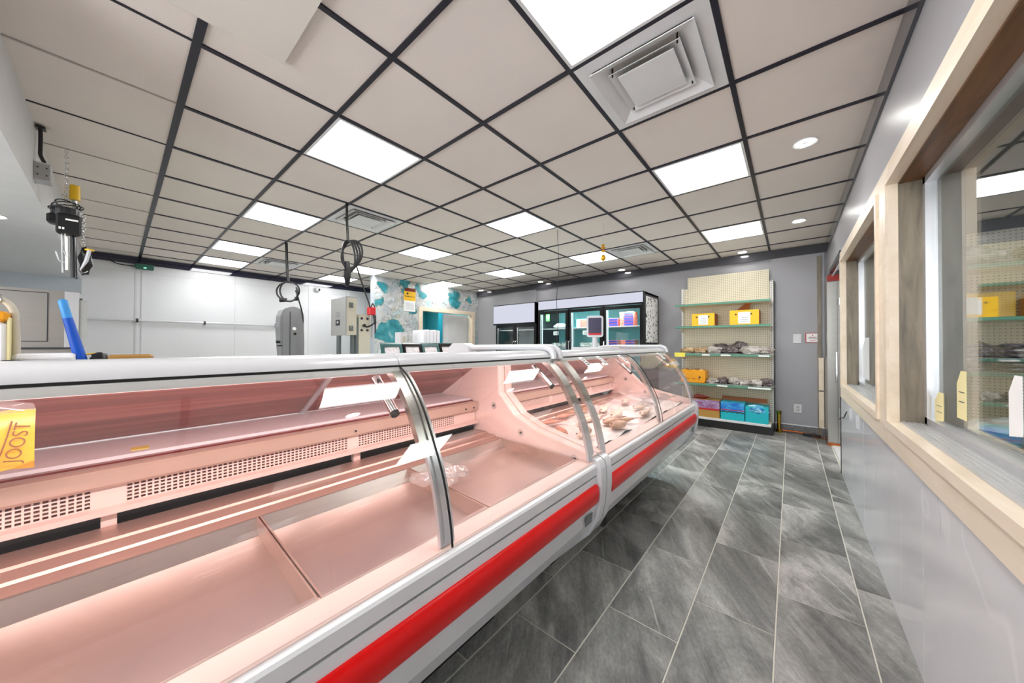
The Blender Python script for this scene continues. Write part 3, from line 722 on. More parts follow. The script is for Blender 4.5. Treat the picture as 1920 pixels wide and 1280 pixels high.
# pink tube lamps under the top rails
for case, a, b_, n in ((case1, -1.90, 1.33, 4), (case2, 1.47, 3.25, 2)):
    L = (b_ - a) / n
    for k in range(n):
        MB().cyl((-.985, a + k * L + .03, 1.135), (-.985, a + (k + 1) * L - .03, 1.135), .009, n=10).build('pink_lamp', 'pink_tube', case)
    for k in range(n):
        area('case_lamp', (-1.0, a + (k + .5) * L, 1.118), (0, radians(24), 0), .03, L - .08, PINK_E * L, (1, .72, .70)).parent = None
# trays of the near case
def tray(name, y0, y1):
    mb = MB(); z0, z1 = .645, .668; th = .004
    xo, xi = -1.20, -.738
    mb.prism([(xi, .700), (xi - .012, .700), (xi - .03, z0), (xo + .03, z1), (xo + .008, .714), (xo, .714), (xo, .718), (xo + .012, .718), (xo + .034, z1 + th), (xi - .028, z0 + th), (xi - .010, .704), (xi, .704)], 'y', y0 + .003, y1 - .003)
    o = mb.build(name, 'tray_steel', case1)
    for yy, s_ in ((y0 + .002, 1), (y1 - .006, -1)):
        MB().prism([(xi, .704), (xi - .028, z0), (xo + .03, z1), (xo, .718)], 'y', yy, yy + .004).build('tray_side', 'tray_edge', o)
    MB().box(xo, xo + .014, y0, y1, .7175, .7205).build('tray_lip', 'tray_edge', o)
ed = [1.335, .765, .27, -.225, -.72, -1.215, -1.71]
for a, b_ in zip(ed[1:], ed): tray('tray', a, b_)
# crumpled clear bag at the tray divider
mb = MB()
for k in range(5): mb.lump((-.98 + .035 * (k % 3) - .02, .70 + .03 * k, .745 + .012 * (k % 2)), (.055, .035, .02), k, .5, 10, k)
mb.build('plastic_bag', 'clear_plastic', label='crumpled clear plastic bag lying in the near display case beside the rib', cat='bag')
# tags on the near case
MB().box(-1.52, -1.48, .03, .065, .906, .908).build('price_sticker', 'paper_yellow', label='tiny yellow sticker on the rear counter inside the near display case', cat='sticker')

# yellow bag hanging inside the case at the far left
BX = -1.25
t = thing('snack_bag', 'yellow printed plastic bag hanging inside the case glass at the left edge of the picture', 'bag', (BX, -.20, .95))
mb = MB(); vs = []; nx, ny = 7, 9
for s_ in (0, 1):
    for i in range(nx):
        for j in range(ny):
            u, v = i / (nx - 1), j / (ny - 1); bul = sin(pi * u) * sin(pi * v) * .018
            vs.append((BX + (bul if s_ else -bul) + .006 * sin(7 * u + 3 * v), -.30 + .188 * u, .952 + .125 * v + .005 * sin(9 * u)))
fs = [(s_ * nx * ny + i * ny + j, s_ * nx * ny + (i + 1) * ny + j, s_ * nx * ny + (i + 1) * ny + j + 1, s_ * nx * ny + i * ny + j + 1) for s_ in (0, 1) for i in range(nx - 1) for j in range(ny - 1)]
mb.add(vs, fs, True); mb.build('bag_body', 'bag_yellow', t)
MB().lump((BX, -.20, 1.085), (.014, .085, .028), 3, .4, 12).build('bag_top', 'clear_plastic', t)
MB().box(BX + .022, BX + .0235, -.29, -.165, .975, 1.06).build('paper_label', 'paper_cream', t)
for k in range(7): MB().box(BX + .0236, BX + .0242, -.285, -.175 - .008 * (k % 3), .985 + k * .010, .9865 + k * .010).build('text_line', 'rail_grey', t)
text('JOOST', .028, (BX + .022, -.130, 1.015), (pi / 2, radians(-80), pi / 2), 'ink_brown', t)
MB().tube([(BX + .022, -.160, .96), (BX + .022, -.15, .995), (BX + .020, -.143, 1.03), (BX + .016, -.138, 1.06)], .0012, 6).build('bag_stripe', 'ink_brown', t)

# ------------------------------------------------------------------ fish in the farther case
mb = MB(); nx, ny = 16, 40; vs = []
for i in range(nx):
    for j in range(ny):
        x = -1.20 + .455 * i / (nx - 1); y = 1.46 + 1.80 * j / (ny - 1)
        h = mnoise.noise(Vector((x * 7, y * 7, 0))) * .018 + mnoise.noise(Vector((x * 30, y * 30, 3))) * .006
        vs.append((x, y, .705 + h + .012 * (-.75 - x) / .45 * 2))
mb.add(vs, [(i * ny + j, (i + 1) * ny + j, (i + 1) * ny + j + 1, i * ny + j + 1) for i in range(nx - 1) for j in range(ny - 1)], True)
mb.build('crushed_ice', 'ice', label='bed of crushed ice in the farther display case', cat='ice', kind='stuff')
def fish(x, y, z, L, h, ang, material, label, cat='fish', group='fish laid on ice'):
    t = thing('fish', label, cat, (x, y, z), group); o = ORG[t.name]
    n = 12; pr = [(0, .02), (.06, .35), (.15, .75), (.3, 1), (.5, .95), (.7, .62), (.84, .28), (.90, .17)]
    ca, sa = cos(ang), sin(ang)
    def P(u, v, w_): px, py = (u - .5) * L, v; return (x + px * ca - py * sa, y + px * sa + py * ca, z + w_)
    vs = []
    for u, r in pr:
        for k in range(n): a = 2 * pi * k / n; vs.append(P(u, cos(a) * h * r * .5, .5 * h * .55 * (sin(a) * r) + h * .26))
    fs = [(i * n + k, i * n + (k + 1) % n, (i + 1) * n + (k + 1) % n, (i + 1) * n + k) for i in range(len(pr) - 1) for k in range(n)]
    mb = MB().add(vs, fs, True); mb.f.append(list(range(n))); mb.f.append(list(range(7 * n, 8 * n))); mb.build('fish_body', material, t)
    tz = h * .26
    mb = MB().add([P(.88, -h * .08, tz), P(.88, h * .08, tz), P(1.03, h * .42, tz + .004), P(.97, 0, tz), P(1.03, -h * .42, tz + .004), P(.88, 0, tz + .006), P(.97, 0, tz - .004)], [(0, 6, 4), (1, 2, 6), (0, 4, 5), (5, 4, 3), (5, 3, 2), (5, 2, 1), (4, 6, 3), (3, 6, 2)]); mb.build('tail_fin', material, t)
    mb = MB().add([P(.3, h * .4, tz + .01), P(.62, h * .34, tz + .01), P(.5, h * .64, tz + .012), P(.45, h * .42, tz + .018)], [(0, 1, 3), (1, 2, 3), (2, 0, 3), (0, 2, 1)]); mb.build('back_fin', material, t)
    c = P(.08, h * .10, h * .42); MB().lathe([(0, -.003), (.006, 0), (.004, .003), (0, .004)], c, 8).build('eye', 'ink', t)
    return t
FS = [(-.79, 1.95, .19, .085, 1.45, 'fish_brown', 'brown whole fish lying nearest the front glass, just left of the middle rib'), (-.86, 2.02, .20, .075, 1.3, 'fish_brown', 'brown fish lying right behind the front brown one'),
      (-.90, 1.72, .17, .07, 2.2, 'fish_brown', 'small dark fish at the left end beside the case joint'), (-.84, 1.62, .12, .045, .6, 'fish_pale', 'thin pale fish fillet nearest the case joint'),
      (-.93, 2.25, .30, .075, 1.75, 'fish_pale', 'long pale fish behind the middle rib'), (-1.00, 2.0, .32, .07, 1.5, 'fish_pale', 'long pale fish in the middle of the ice'), (-1.05, 2.3, .30, .06, 1.9, 'fish_pale', 'slim pale fish slanting in the back half of the ice'),
      (-.80, 2.45, .26, .06, 1.6, 'fish_pale', 'pale fish along the front right of the middle rib'), (-1.10, 1.70, .20, .05, 1.2, 'fish_red', 'reddish fish in the back left corner of the ice'), (-1.14, 1.90, .20, .045, 1.4, 'fish_red', 'reddish fish second along the back edge'),
      (-1.13, 2.15, .18, .04, 1.7, 'fish_brown', 'small brown fish third along the back edge'), (-1.0, 1.62, .22, .055, 2.4, 'fish_red', 'reddish fish turned sideways near the joint'), (-.90, 2.68, .30, .06, 1.4, 'fish_pale', 'pale fish towards the far end of the ice'),
      (-1.05, 2.75, .28, .06, 1.7, 'fish_pale', 'pale fish at the back towards the far end'), (-.82, 2.15, .18, .05, 1.1, 'fish_brown', 'small brown fish touching the middle rib')]
for (x, y, L, h, a, m_, lb) in FS: fish(x, y, .722 + (.02 if x < -1 else 0), L, h, a, m_, lb)
for k in range(6):
    y = 1.90 + .075 * k; t = thing('squid_ring', ('leftmost', 'second', 'third', 'fourth', 'fifth', 'rightmost')[k] + ' dark seafood ring in the row at the back of the ice', 'seafood', (-1.17, y, .745), 'row of dark seafood rings')
    MB().tube([(-1.17 + .022 * cos(a * pi / 5), y + .026 * sin(a * pi / 5), .752) for a in range(10)], .009, 6, closed=True).build('ring_body', 'fish_brown', t)
# wrap film over far part
mb = MB(); nx, ny = 8, 12; vs = []
for i in range(nx):
    for j in range(ny): vs.append((-1.15 + .38 * i / (nx - 1), 2.45 + .75 * j / (ny - 1), .775 + .02 * mnoise.noise(Vector((i * .7, j * .7, 1)))))
mb.add(vs, [(i * ny + j, (i + 1) * ny + j, (i + 1) * ny + j + 1, i * ny + j + 1) for i in range(nx - 1) for j in range(ny - 1)], True).build('wrap_film', 'clear_plastic', label='clear plastic film spread over the fish at the far end of the case', cat='plastic film')
# printed tags stuck under the far case rail
for k, (y, lb) in enumerate(((1.62, 'first white printed price tag under the far case rail, nearest the joint'), (1.83, 'second white printed price tag under the far case rail'), (2.15, 'third white printed price tag, just left of the middle rib'), (2.98, 'white printed price tag near the far end of the case rail'))):
    t = thing('price_tag', lb, 'price tag', (-.87, y, 1.09), 'printed price tags on the far case')
    pr = [(-.887, 1.148), (-.850, 1.1235), (-.822, 1.098)]
    MB().sheet([(p[0] + .006, p[1] + .004) for p in pr], .0015, y - .022, y + .022).build('tag_card', 'paper_white', t)
    for q in range(4): MB().sheet([(p[0] + .0075, p[1] + .0058) for p in ((-.872 + q * .012, 1.138 - q * .0085), (-.868 + q * .012, 1.135 - q * .0085))], .0006, y - .015, y + .014 - .006 * (q % 2), False).build('text_line', 'ink', t)

# ------------------------------------------------------------------ weighing scale on the cases
t = thing('weighing_scale', 'white scale with a dark display on a pole, in front of the cooler doors', 'scale', (-1.2, 2.46, 1.17))
MB().bbox(-1.33, -1.06, 2.30, 2.62, 1.172, 1.20, .008).build('scale_base', 'white_gloss', t)
MB().cyl((-1.2, 2.46, 1.19), (-1.2, 2.46, 1.30), .022, n=12).build('pole', 'white_gloss', t)
ax = Vector((1.2, -2.46, 0)).normalized(); sd = Vector((-ax.y, ax.x, 0)); c0 = Vector((-1.2, 2.46, 1.365))
def rrect(cen, s_, u_, hw, hh, r, th, nrm):
    mb = MB(); pts = []
    for (cx, cy, a0) in ((hw - r, hh - r, 0), (-hw + r, hh - r, 90), (-hw + r, -hh + r, 180), (hw - r, -hh + r, 270)):
        for k in range(5): a = radians(a0 + 22.5 * k); pts.append((cx + r * cos(a), cy + r * sin(a)))
    n = len(pts); vs = [cen + s_ * p[0] + u_ * p[1] + nrm * z for z in (0, th) for p in pts]
    mb.add(vs, [tuple(range(n)), tuple(range(n, 2 * n))] + [(i, (i + 1) % n, n + (i + 1) % n, n + i) for i in range(n)]); return mb
Z = Vector((0, 0, 1))
hd = rrect(c0, sd, Z, .064, .085, .02, .03, ax).build('display_head', 'white_gloss', t)
rrect(c0 + ax * .030, sd, Z, .050, .068, .006, .003, ax).build('screen', 'screen_dark', hd)
rrect(c0 + ax * .0325 - Z * .060, sd, Z, .048, .006, .004, .002, ax).build('red_strip', 'red', hd)

# ------------------------------------------------------------------ coolers at the far wall
def cooler(name, label, x0, x1, yf, ybk, ztop, zh0, zdoor, nd, side, inner, header_out=.0, group=None):
    t = thing(name, label, 'cooler', ((x0 + x1) / 2, (yf + ybk) / 2, 0), 'glass door coolers')
    hx = .012
    MB().box(x0, x0 + .03, yf + .05, ybk, .08, ztop).build('side_wall', 'black_plastic', t)
    MB().box(x1 - .03, x1, yf + .05, ybk, .08, ztop).build('side_wall', 'black_plastic', t)
    MB().box(x0, x1, yf + .05, ybk, ztop - .03, ztop).build('top_panel', 'black_plastic', t)
    MB().box(x0 + .03, x1 - .03, ybk - .04, ybk, .1, ztop - .03).build('back_wall', inner, t)
    MB().box(x0, x1, yf + .03, ybk, .03, .12).build('base_panel', 'black_plastic', t)
    hw = .03 if header_out else 0
    hb = MB().box(x0 - hw, x1 + 0, yf - header_out, yf + .06, zh0 - .03, ztop + .005).build('header_box', 'black_gloss', t)
    MB().box(x0 - hw + .012, x1 - .012, yf - header_out - .006, yf - header_out + .001, zh0, ztop - .012).build('sign_panel', 'sign_light', hb, label='blank white backlit header panel')
    W = (x1 - x0) / nd
    for k in range(nd + 1):
        cx = x0 + W * k; MB().box(max(x0, cx - .03), min(x1, cx + .03), yf + .03, yf + .06, .12, zh0 - .03).build('mullion', 'black_plastic', t)
    for k in range(nd):
        a, b_ = x0 + W * k + .006, x0 + W * (k + 1) - .006
        fr = MB(); e = .055
        fr.box(a, a + e, yf, yf + .035, .14, zh0 - .035).box(b_ - e, b_, yf, yf + .035, .14, zh0 - .035).box(a + e, b_ - e, yf, yf + .035, zh0 - .035 - e, zh0 - .035).box(a + e, b_ - e, yf, yf + .035, .14, .14 + e)
        d = fr.build('door', 'black_gloss', t)
        MB().box(a + e, b_ - e, yf + .012, yf + .017, .14 + e, zh0 - .035 - e).build('pane', 'cooler_glass', d)
        MB().box(a + e - .006, a + e + .006, yf - .002, yf + .003, .2, zh0 - .09).build('door_trim', 'aluminium', d)
        hx_ = b_ - .02 if k % 2 == 0 else a + .02
        if k == 2: hx_ = a + .02
        MB().tube([(hx_, yf, .85), (hx_, yf - .04, .87), (hx_, yf - .04, 1.27), (hx_, yf, 1.29)], .009, 8).build('door_handle', 'chrome', d)
    for z in (.45, .80, 1.16, 1.53):
        MB().box(x0 + .04, x1 - .04, yf + .09, ybk - .05, z - .012, z).build('shelf', 'white_paint', t)
    return t
cB = cooler('display_cooler', 'tall black three-door glass cooler with teal-lit shelves at the far wall', -3.785, -1.76, 5.3, 6.06, 2.065, 1.895, 1.86, 3, True, 'cooler_teal')
for k in range(3):
    xc = -3.785 + .675 * (k + .5)
    MB().box(xc - .25, xc + .25, 5.37, 5.385, 1.84, 1.855).build('lamp_strip', 'cooler_light', cB)
    area('cooler_lamp', (xc, 5.40, 1.83), (radians(-20), 0, 0), .5, .03, 17, (.72, .98, 1))
    MB().cyl((xc - .28, 5.36, .3), (xc - .28, 5.36, 1.8), .008, n=6).build('lamp_strip', 'cooler_light', cB)
MB().box(-1.762, -1.752, 5.40, 5.98, 1.26, 2.0).build('side_print', 'spotted_print', cB, label='white panel printed with black pebble spots')
MB().box(-1.7515, -1.7505, 5.44, 5.64, 1.21, 1.25).build('side_lettering', 'ink', cB); MB().box(-1.7515, -1.7505, 5.72, 5.92, 1.21, 1.25).build('side_lettering', 'ink', cB)
cA = cooler('display_cooler', 'shorter black two-door cooler with a deep white header panel, left of the triple cooler', -4.93, -3.84, 5.32, 6.04, 2.055, 1.665, 1.62, 2, True, 'cooler_grey', header_out=.05)
area('cooler_lamp', (-4.38, 5.42, 1.60), (radians(-20), 0, 0), .9, .03, 9)  # dim white lamp added to brighten the inside of the two-door cooler
area('corridor_lamp', (-6.95, 5.5, 2.5), (0, 0, 0), .5, .5, 12)  # fill light added so the corridor behind the doorway is less dark
# products in the triple cooler
def product(x, y, z, w_, d_, h, m1, m2, label, group):
    t = thing('product_box', label, 'box', (x, y, z), group)
    MB().bbox(x - w_ / 2, x + w_ / 2, y - d_ / 2, y + d_ / 2, z, z + h, .003).build('carton', m1, t)
    MB().box(x - w_ / 2 + .075, x + w_ / 2 - .002, y - d_ / 2 - .002, y - d_ / 2, z + .006, z + h - .006).build('blue_print', m2, t)
    return t
for z, cols in ((1.53, ((-2.34, 3), (-2.08, 5))), (1.16, ((-2.34, 3), (-2.06, 3)))):
    for x, n in cols:
        for k in range(n):
            side = 'left' if x < -2.2 else 'right'; shelf_ = 'upper' if z > 1.4 else 'lower'
            product(x, 5.52, z + .001 + k * .047, .23, .2, .045, 'product_red', 'product_blue', '%s red and blue carton in the %s stack on the %s shelf, right cooler door' % (('bottom', 'second', 'third', 'fourth', 'top')[k if k < n - 1 else 4], side, shelf_), 'red and blue cartons in the cooler')
for k in range(3): product(-2.88, 5.52, 1.531 + k * .05, .26, .2, .048, 'white_paint', 'product_red', ('bottom', 'middle', 'top')[k] + ' pale carton with red print in the stack behind the middle cooler door', 'pale cartons in the middle cooler')
for (x, z, s_) in ((-3.5, 1.165, 1), (-3.3, 1.165, 2), (-2.86, 1.165, 3), (-2.68, 1.165, 4), (-3.42, 1.535, 5)):
    MB().lump((x, 5.52, z + .045), (.13, .10, .05), s_, .5, 12).build('frozen_packet', 'clear_wrap', label={1: 'pale wrapped packet at the left on the middle shelf behind the left cooler door', 2: 'pale wrapped packet at the right on the middle shelf behind the left cooler door', 3: 'greenish wrapped packet behind the middle cooler door', 4: 'wrapped packet partly hidden by the scale display', 5: 'low wrapped packet on the top shelf behind the left cooler door'}[s_], cat='packet')
MB().box(-3.70, -3.62, 5.45, 5.452, 1.68, 1.82).build('leaf_card', 'green_leaf', label='bright green card at the upper left of the left cooler door', cat='card')
for (x, z, lb) in ((-3.42, 1.40, 'white shelf card behind the left cooler door'), (-2.80, 1.40, 'white shelf card behind the middle cooler door'), (-3.25, 1.03, 'white shelf card low behind the left cooler door'), (-2.75, 1.06, 'white shelf card low behind the middle cooler door')):
    t = thing('shelf_card', lb, 'card', (x, 5.37, z), 'white cards on the cooler shelves'); MB().box(x - .055, x + .055, 5.37, 5.373, z, z + .07).build('card_sheet', 'paper_white', t)
    for q in range(2): MB().box(x - .035, x + .03, 5.3685, 5.37, z + .02 + q * .022, z + .027 + q * .022).build('text_line', 'ink', t)

# ------------------------------------------------------------------ pegboard shelf
t = thing('gondola_shelf', 'cream pegboard store shelf with green-edged shelves against the far grey wall', 'shelf', (-.8, 5.85, 0)); GS = t
X0, X1 = -1.36, -.205
MB().box(X0, X1, 6.02, 6.04, .1, 2.13).build('back_panel', 'pegboard', t)
MB().box(X0 + .075, X1 - .03, 6.0, 6.018, 1.86, 2.31).build('upper_panel', 'pegboard', t)
for x in (X0, X1): MB().box(x - .02, x + .02, 5.995, 6.05, 0, 2.14).build('upright', 'slotted_metal', t)
MB().box(X1 + .02, X1 + .032, 5.98, 6.062, 0, 2.13).build('side_cover', 'black_plastic', t)
MB().box(X0 - .02, X1 + .02, 5.68, 6.03, 0, .115).build('plinth', 'black_plastic', t)
for z, c in ((1.845, 'shelf_green'), (1.505, 'shelf_green'), (1.085, 'shelf_green'), (.64, 'shelf_green'), (.145, 'white_paint')):
    yf_ = 5.66 if z > .2 else 5.64
    s_ = MB().box(X0, X1, yf_ + .004, 6.0, z - .025, z).build('shelf_board', 'shelf_cream', t)
    MB().prism([(yf_, z - .03), (yf_ - .006, z - .026), (yf_ - .006, z - .002), (yf_ + .004, z + .003), (yf_ + .006, z - .03)], 'x', X0 - .035, X1).build('price_strip', c, s_)
    for x in (X0 + .01, X1 - .014): MB().prism([(6.0, z - .03), (6.0, z - .10), (yf_ + .06, z - .035), (yf_ + .06, z - .03)], 'x', x, x + .004).build('bracket', 'shelf_cream', s_)
    if z in (1.085, .64):
        for q in ((-1.02, -.92), (-.78, -.66), (-.34, -.22)) if z > 1 else ((-.83, -.70), (-.46, -.21)):
            MB().box(q[0], q[1], yf_ - .009, yf_ - .006, z - .024, z - .003).build('price_label', 'paper_white', s_)
def carton(x0, x1, y0, y1, z, h, label, lid):
    t = thing('carton', label, 'box', ((x0 + x1) / 2, (y0 + y1) / 2, z), 'yellow cartons on the pegboard shelf')
    MB().box(x0, x1, y0, y1, z, z + h).build('carton_body', 'carton_yellow', t)
    MB().box(x1 - .001, x1 + .003, y0 + .004, y1, z + .004, z + h - .004).build('carton_side', 'carton_brown', t)
    for k in (.22, .75): MB().lathe([(0, 0), (.012, 0), (.012, -.002), (0, -.002)], (x0 + (x1 - x0) * k, y0, z + h * .72), 12, 'y').build('hand_hole', 'ink', t)
    lb = MB().box(x0 + (x1 - x0) * .3, x0 + (x1 - x0) * .72, y0 - .003, y0, z + .02, z + h * .86).build('paper_label', 'paper_white', t)
    for q in range(3): MB().box(x0 + (x1 - x0) * (.36 + .02 * q), x0 + (x1 - x0) * .66, y0 - .0042, y0 - .003, z + .045 + q * .03, z + .05 + q * .03).build('text_line', 'label_grey', lb)
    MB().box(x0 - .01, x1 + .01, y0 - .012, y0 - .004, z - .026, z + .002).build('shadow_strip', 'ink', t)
    if lid: MB().add([(x0 + .06, y0 + .10, z + h), (x0 + .22, y0 + .10, z + h), (x0 + .24, y0 + .14, z + h + .10), (x0 + .19, y0 + .14, z + h + .115), (x0 + .06, y0 + .106, z + h), (x0 + .22, y0 + .106, z + h), (x0 + .24, y0 + .146, z + h + .10), (x0 + .19, y0 + .146, z + h + .115)], [(0, 1, 2, 3), (7, 6, 5, 4), (0, 4, 5, 1), (1, 5, 6, 2), (2, 6, 7, 3), (3, 7, 4, 0)]).build('carton_flap', 'carton_brown', t)
    return t
carton(-1.165, -.865, 5.70, 5.96, 1.506, .19, 'yellow carton with a white label, left one of the two on the second shelf', False)
carton(-.675, -.335, 5.70, 5.96, 1.506, .21, 'yellow carton with an open brown flap, right one of the two on the second shelf', True)
# packets on middle shelves
def packet(x, y, z, rx, ry, rz, mt, seed, label, group, rot=0):
    t = thing('fish_packet', label, 'packet', (x, y, z), group)
    rz = rz * 1.35; MB().lump((x, y, z + rz), (rx, ry, rz), seed, .55, 16, rot).build('packet_body', mt, t)
    n = 8; vs = []
    for k in range(n): a = 2 * pi * k / n + .3; q = 1.18 + .1 * sin(3 * a + seed); vs += [(x + rx * q * cos(a) * cos(rot) - ry * q * sin(a) * sin(rot), y + rx * q * cos(a) * sin(rot) + ry * q * sin(a) * cos(rot), z + .004), (x + rx * q * cos(a) * cos(rot) - ry * q * sin(a) * sin(rot), y + rx * q * cos(a) * sin(rot) + ry * q * sin(a) * cos(rot), z + .008)]
    MB().add(vs, [tuple(range(0, 2 * n, 2)), tuple(range(1, 2 * n, 2))] + [(2 * k, (2 * k + 2) % (2 * n), (2 * k + 3) % (2 * n), 2 * k + 1) for k in range(n)]).build('packet_edge', 'clear_wrap', t)
    return t
PK = [(-1.24, 5.78, .11, .035, 'dried_fish_tan', 'tan dried fish packet at the left end of the middle shelf'), (-1.05, 5.80, .13, .035, 'dried_fish_tan', 'second tan dried fish packet from the left on the middle shelf'), (-.86, 5.76, .12, .038, 'dried_fish_pale', 'pale dried fish packet left of the dark ones on the middle shelf'),
      (-.80, 5.88, .13, .055, 'dried_fish_dark', 'dark dried fish packet at the back, left of centre on the middle shelf'), (-.68, 5.76, .13, .04, 'dried_fish_dark', 'dark dried fish packet in front, centre of the middle shelf'), (-.56, 5.86, .13, .062, 'dried_fish_dark', 'tallest dark dried fish packet on the middle shelf'),
      (-.44, 5.76, .12, .045, 'dried_fish_pale', 'pale dried fish packet right of centre on the middle shelf'), (-.30, 5.80, .11, .04, 'dried_fish_pale', 'pale dried fish packet at the right end of the middle shelf')]
for k, (x, y, rx, rz, mt, lb) in enumerate(PK): packet(x, y, 1.088, rx, .09, rz, mt, k + 1, lb, 'dried fish packets on the middle shelf', .25 * sin(k * 2.1))
PK = [(-.90, 'grey dried fish packet beside the orange crate'), (-.76, 'grey dried fish packet second from the orange crate'), (-.62, 'grey dried fish packet in the centre of the fourth shelf'), (-.49, 'grey dried fish packet right of centre on the fourth shelf'), (-.37, 'grey dried fish packet second from the right on the fourth shelf'), (-.26, 'dark grey dried fish packet at the right end of the fourth shelf')]
for k, (x, lb) in enumerate(PK): packet(x, 5.76 + .03 * (k % 2), .643, .085, .085, .03 + .006 * (k % 3), 'dried_fish_dark' if k in (1, 5) else 'dried_fish_pale', k + 20, lb, 'dried fish packets on the fourth shelf', .3 * cos(k))
t = thing('crate', 'orange yellow plastic crate at the left end of the fourth shelf', 'crate', (-1.15, 5.8, .643))
MB().bbox(-1.33, -.99, 5.69, 5.96, .643, .835, .012).build('crate_body', 'crate_orange', t)
for k in range(4): MB().box(-1.30 + .07 * k, -1.26 + .07 * k, 5.686, 5.69, .70, .708).build('crate_slot', 'carton_brown', t)
MB().lathe([(0, 0), (.014, 0), (.014, -.003), (0, -.003)], (-1.06, 5.69, .73), 10, 'y').build('crate_hole', 'ink', t)
for k in range(4): MB().lump((-1.28 + .075 * k, 5.80, .838), (.045, .07, .022), k, .5, 10).build('wrapped_piece', 'dried_fish_tan', t)
MB().box(-1.40, -1.25, 5.645, 5.648, 1.035, 1.10).build('price_card', 'paper_yellow', label='yellow price card hanging on the left end of the middle shelf edge', cat='card')
t = thing('printed_box', 'pink and ochre printed carton at the left on the bottom shelf', 'box', (-1.1, 5.8, .146), 'printed cartons on the bottom shelf')
MB().box(-1.30, -.80, 5.67, 5.95, .146, .40).build('carton_body', 'ochre_print', t); MB().box(-1.30, -.80, 5.667, 5.67, .27, .40).build('printed_band', 'purple_print', t); MB().box(-1.30, -.80, 5.665, 5.667, .255, .28).build('printed_stripe', 'ink_red', t)
MB().add([(-1.25, 5.75, .40), (-1.0, 5.75, .40), (-.92, 5.72, .44), (-1.1, 5.75, .475), (-1.25, 5.76, .40), (-1.0, 5.76, .40), (-.92, 5.73, .44), (-1.1, 5.76, .475)], [(0, 1, 2, 3), (4, 5, 6, 7), (0, 1, 5, 4), (1, 2, 6, 5), (2, 3, 7, 6), (3, 0, 4, 7)]).build('carton_flap', 'maroon', t)
t = thing('printed_box', 'blue and turquoise printed carton in the middle of the bottom shelf', 'box', (-.66, 5.8, .146), 'printed cartons on the bottom shelf')
MB().box(-.785, -.50, 5.665, 5.95, .146, .40).build('carton_body', 'teal_print', t); MB().box(-.785, -.50, 5.662, 5.665, .27, .40).build('printed_sea', 'blue_sea_print', t)
MB().box(-.785, -.50, 5.661, 5.663, .285, .295).build('printed_stripe', 'ink_red', t)
for k in range(9): MB().lump((-.77 + .031 * k, 5.661, .258 + .008 * (k % 2)), (.016, .002, .008), k, .4, 8).build('printed_pebble', 'ink', t)
t = thing('printed_box', 'turquoise carton covered by clear blue plastic, right on the bottom shelf', 'box', (-.36, 5.8, .146), 'printed cartons on the bottom shelf')
MB().box(-.49, -.235, 5.665, 5.95, .146, .37).build('carton_body', 'teal_print', t); MB().lump((-.36, 5.70, .33), (.13, .05, .06), 4, .35, 14).build('plastic_cover', 'blue_wrap', t)
MB().box(-.80, -.26, 5.90, 5.96, .40, .45).build('carton_flap_row', 'carton_brown', label='low brown carton edge behind the printed boxes on the bottom shelf', cat='box')

# ------------------------------------------------------------------ far right corner
t = thing('light_switch', 'white light switch plate on the grey wall right of the pegboard shelf', 'switch', (.07, 6.06, 1.29))
MB().bbox(.025, .115, 6.055, 6.066, 1.245, 1.375, .003).build('plate', 'white_paint', t); MB().box(.055, .085, 6.051, 6.056, 1.275, 1.345).build('rocker', 'white_gloss', t)
t = thing('wall_outlet', 'white power outlet low on the grey wall right of the pegboard shelf', 'outlet', (.07, 6.06, .3))
MB().bbox(.03, .115, 6.055, 6.066, .285, .405, .003).build('plate', 'white_paint', t)
for z in (.325, .365): MB().box(.055, .09, 6.052, 6.056, z - .014, z + .014).build('socket', 'rail_grey', t)
t = thing('wall_notice', 'small notice with a pink red border on the far grey wall', 'notice', (.22, 6.06, 1.3))
MB().box(.155, .30, 6.057, 6.065, 1.255, 1.385).build('red_border', 'ink_red', t); MB().box(.163, .292, 6.054, 6.058, 1.263, 1.377).build('paper', 'paper_white', t)
MB().lathe([(0, 0), (.008, 0), (.008, -.002), (0, -.002)], (.227, 6.054, 1.355), 10, 'y').build('emblem', 'ink_red', t)
for z, a, b_, m_ in ((1.325, .19, .265, 'ink_red'), (1.312, .185, .27, 'ink'), (1.285, .20, .258, 'ink_red')): MB().box(a, b_, 6.0525, 6.054, z, z + .006).build('text_line', m_, t)
t = thing('brass_valve', 'upright brass pipe with a valve at the floor beside the pegboard shelf', 'valve', (-.13, 5.98, 0))
MB().cyl((-.13, 5.98, .02), (-.13, 5.98, .27), .022, n=10).build('pipe', 'brass', t); MB().cyl((-.13, 5.98, .0), (-.13, 5.98, .05), .034, n=8).build('collar', 'brass', t); MB().cyl((-.13, 5.98, .26), (-.13, 5.98, .30), .028, n=6).build('cap', 'brass', t)
MB().tube([(-.10, 6.0, .03), (.05, 6.01, .03), (.30, 6.0, .02)], .010, 8).build('copper_pipe', 'copper', label='thin copper pipe along the foot of the far grey wall', cat='pipe')
MB().bbox(.12, .30, 5.95, 5.99, .0, .035, .006).build('power_bar', 'black_plastic', label='black power bar on the floor at the far wall', cat='power bar')
MB().tube(spline([(.22, 5.94, .008), (.27, 5.90, .006), (.33, 5.93, .006), (.36, 5.88, .006)], 5), .006, 6).build('orange_cord', 'copper', label='orange cord on the floor in the far right corner', cat='cord')
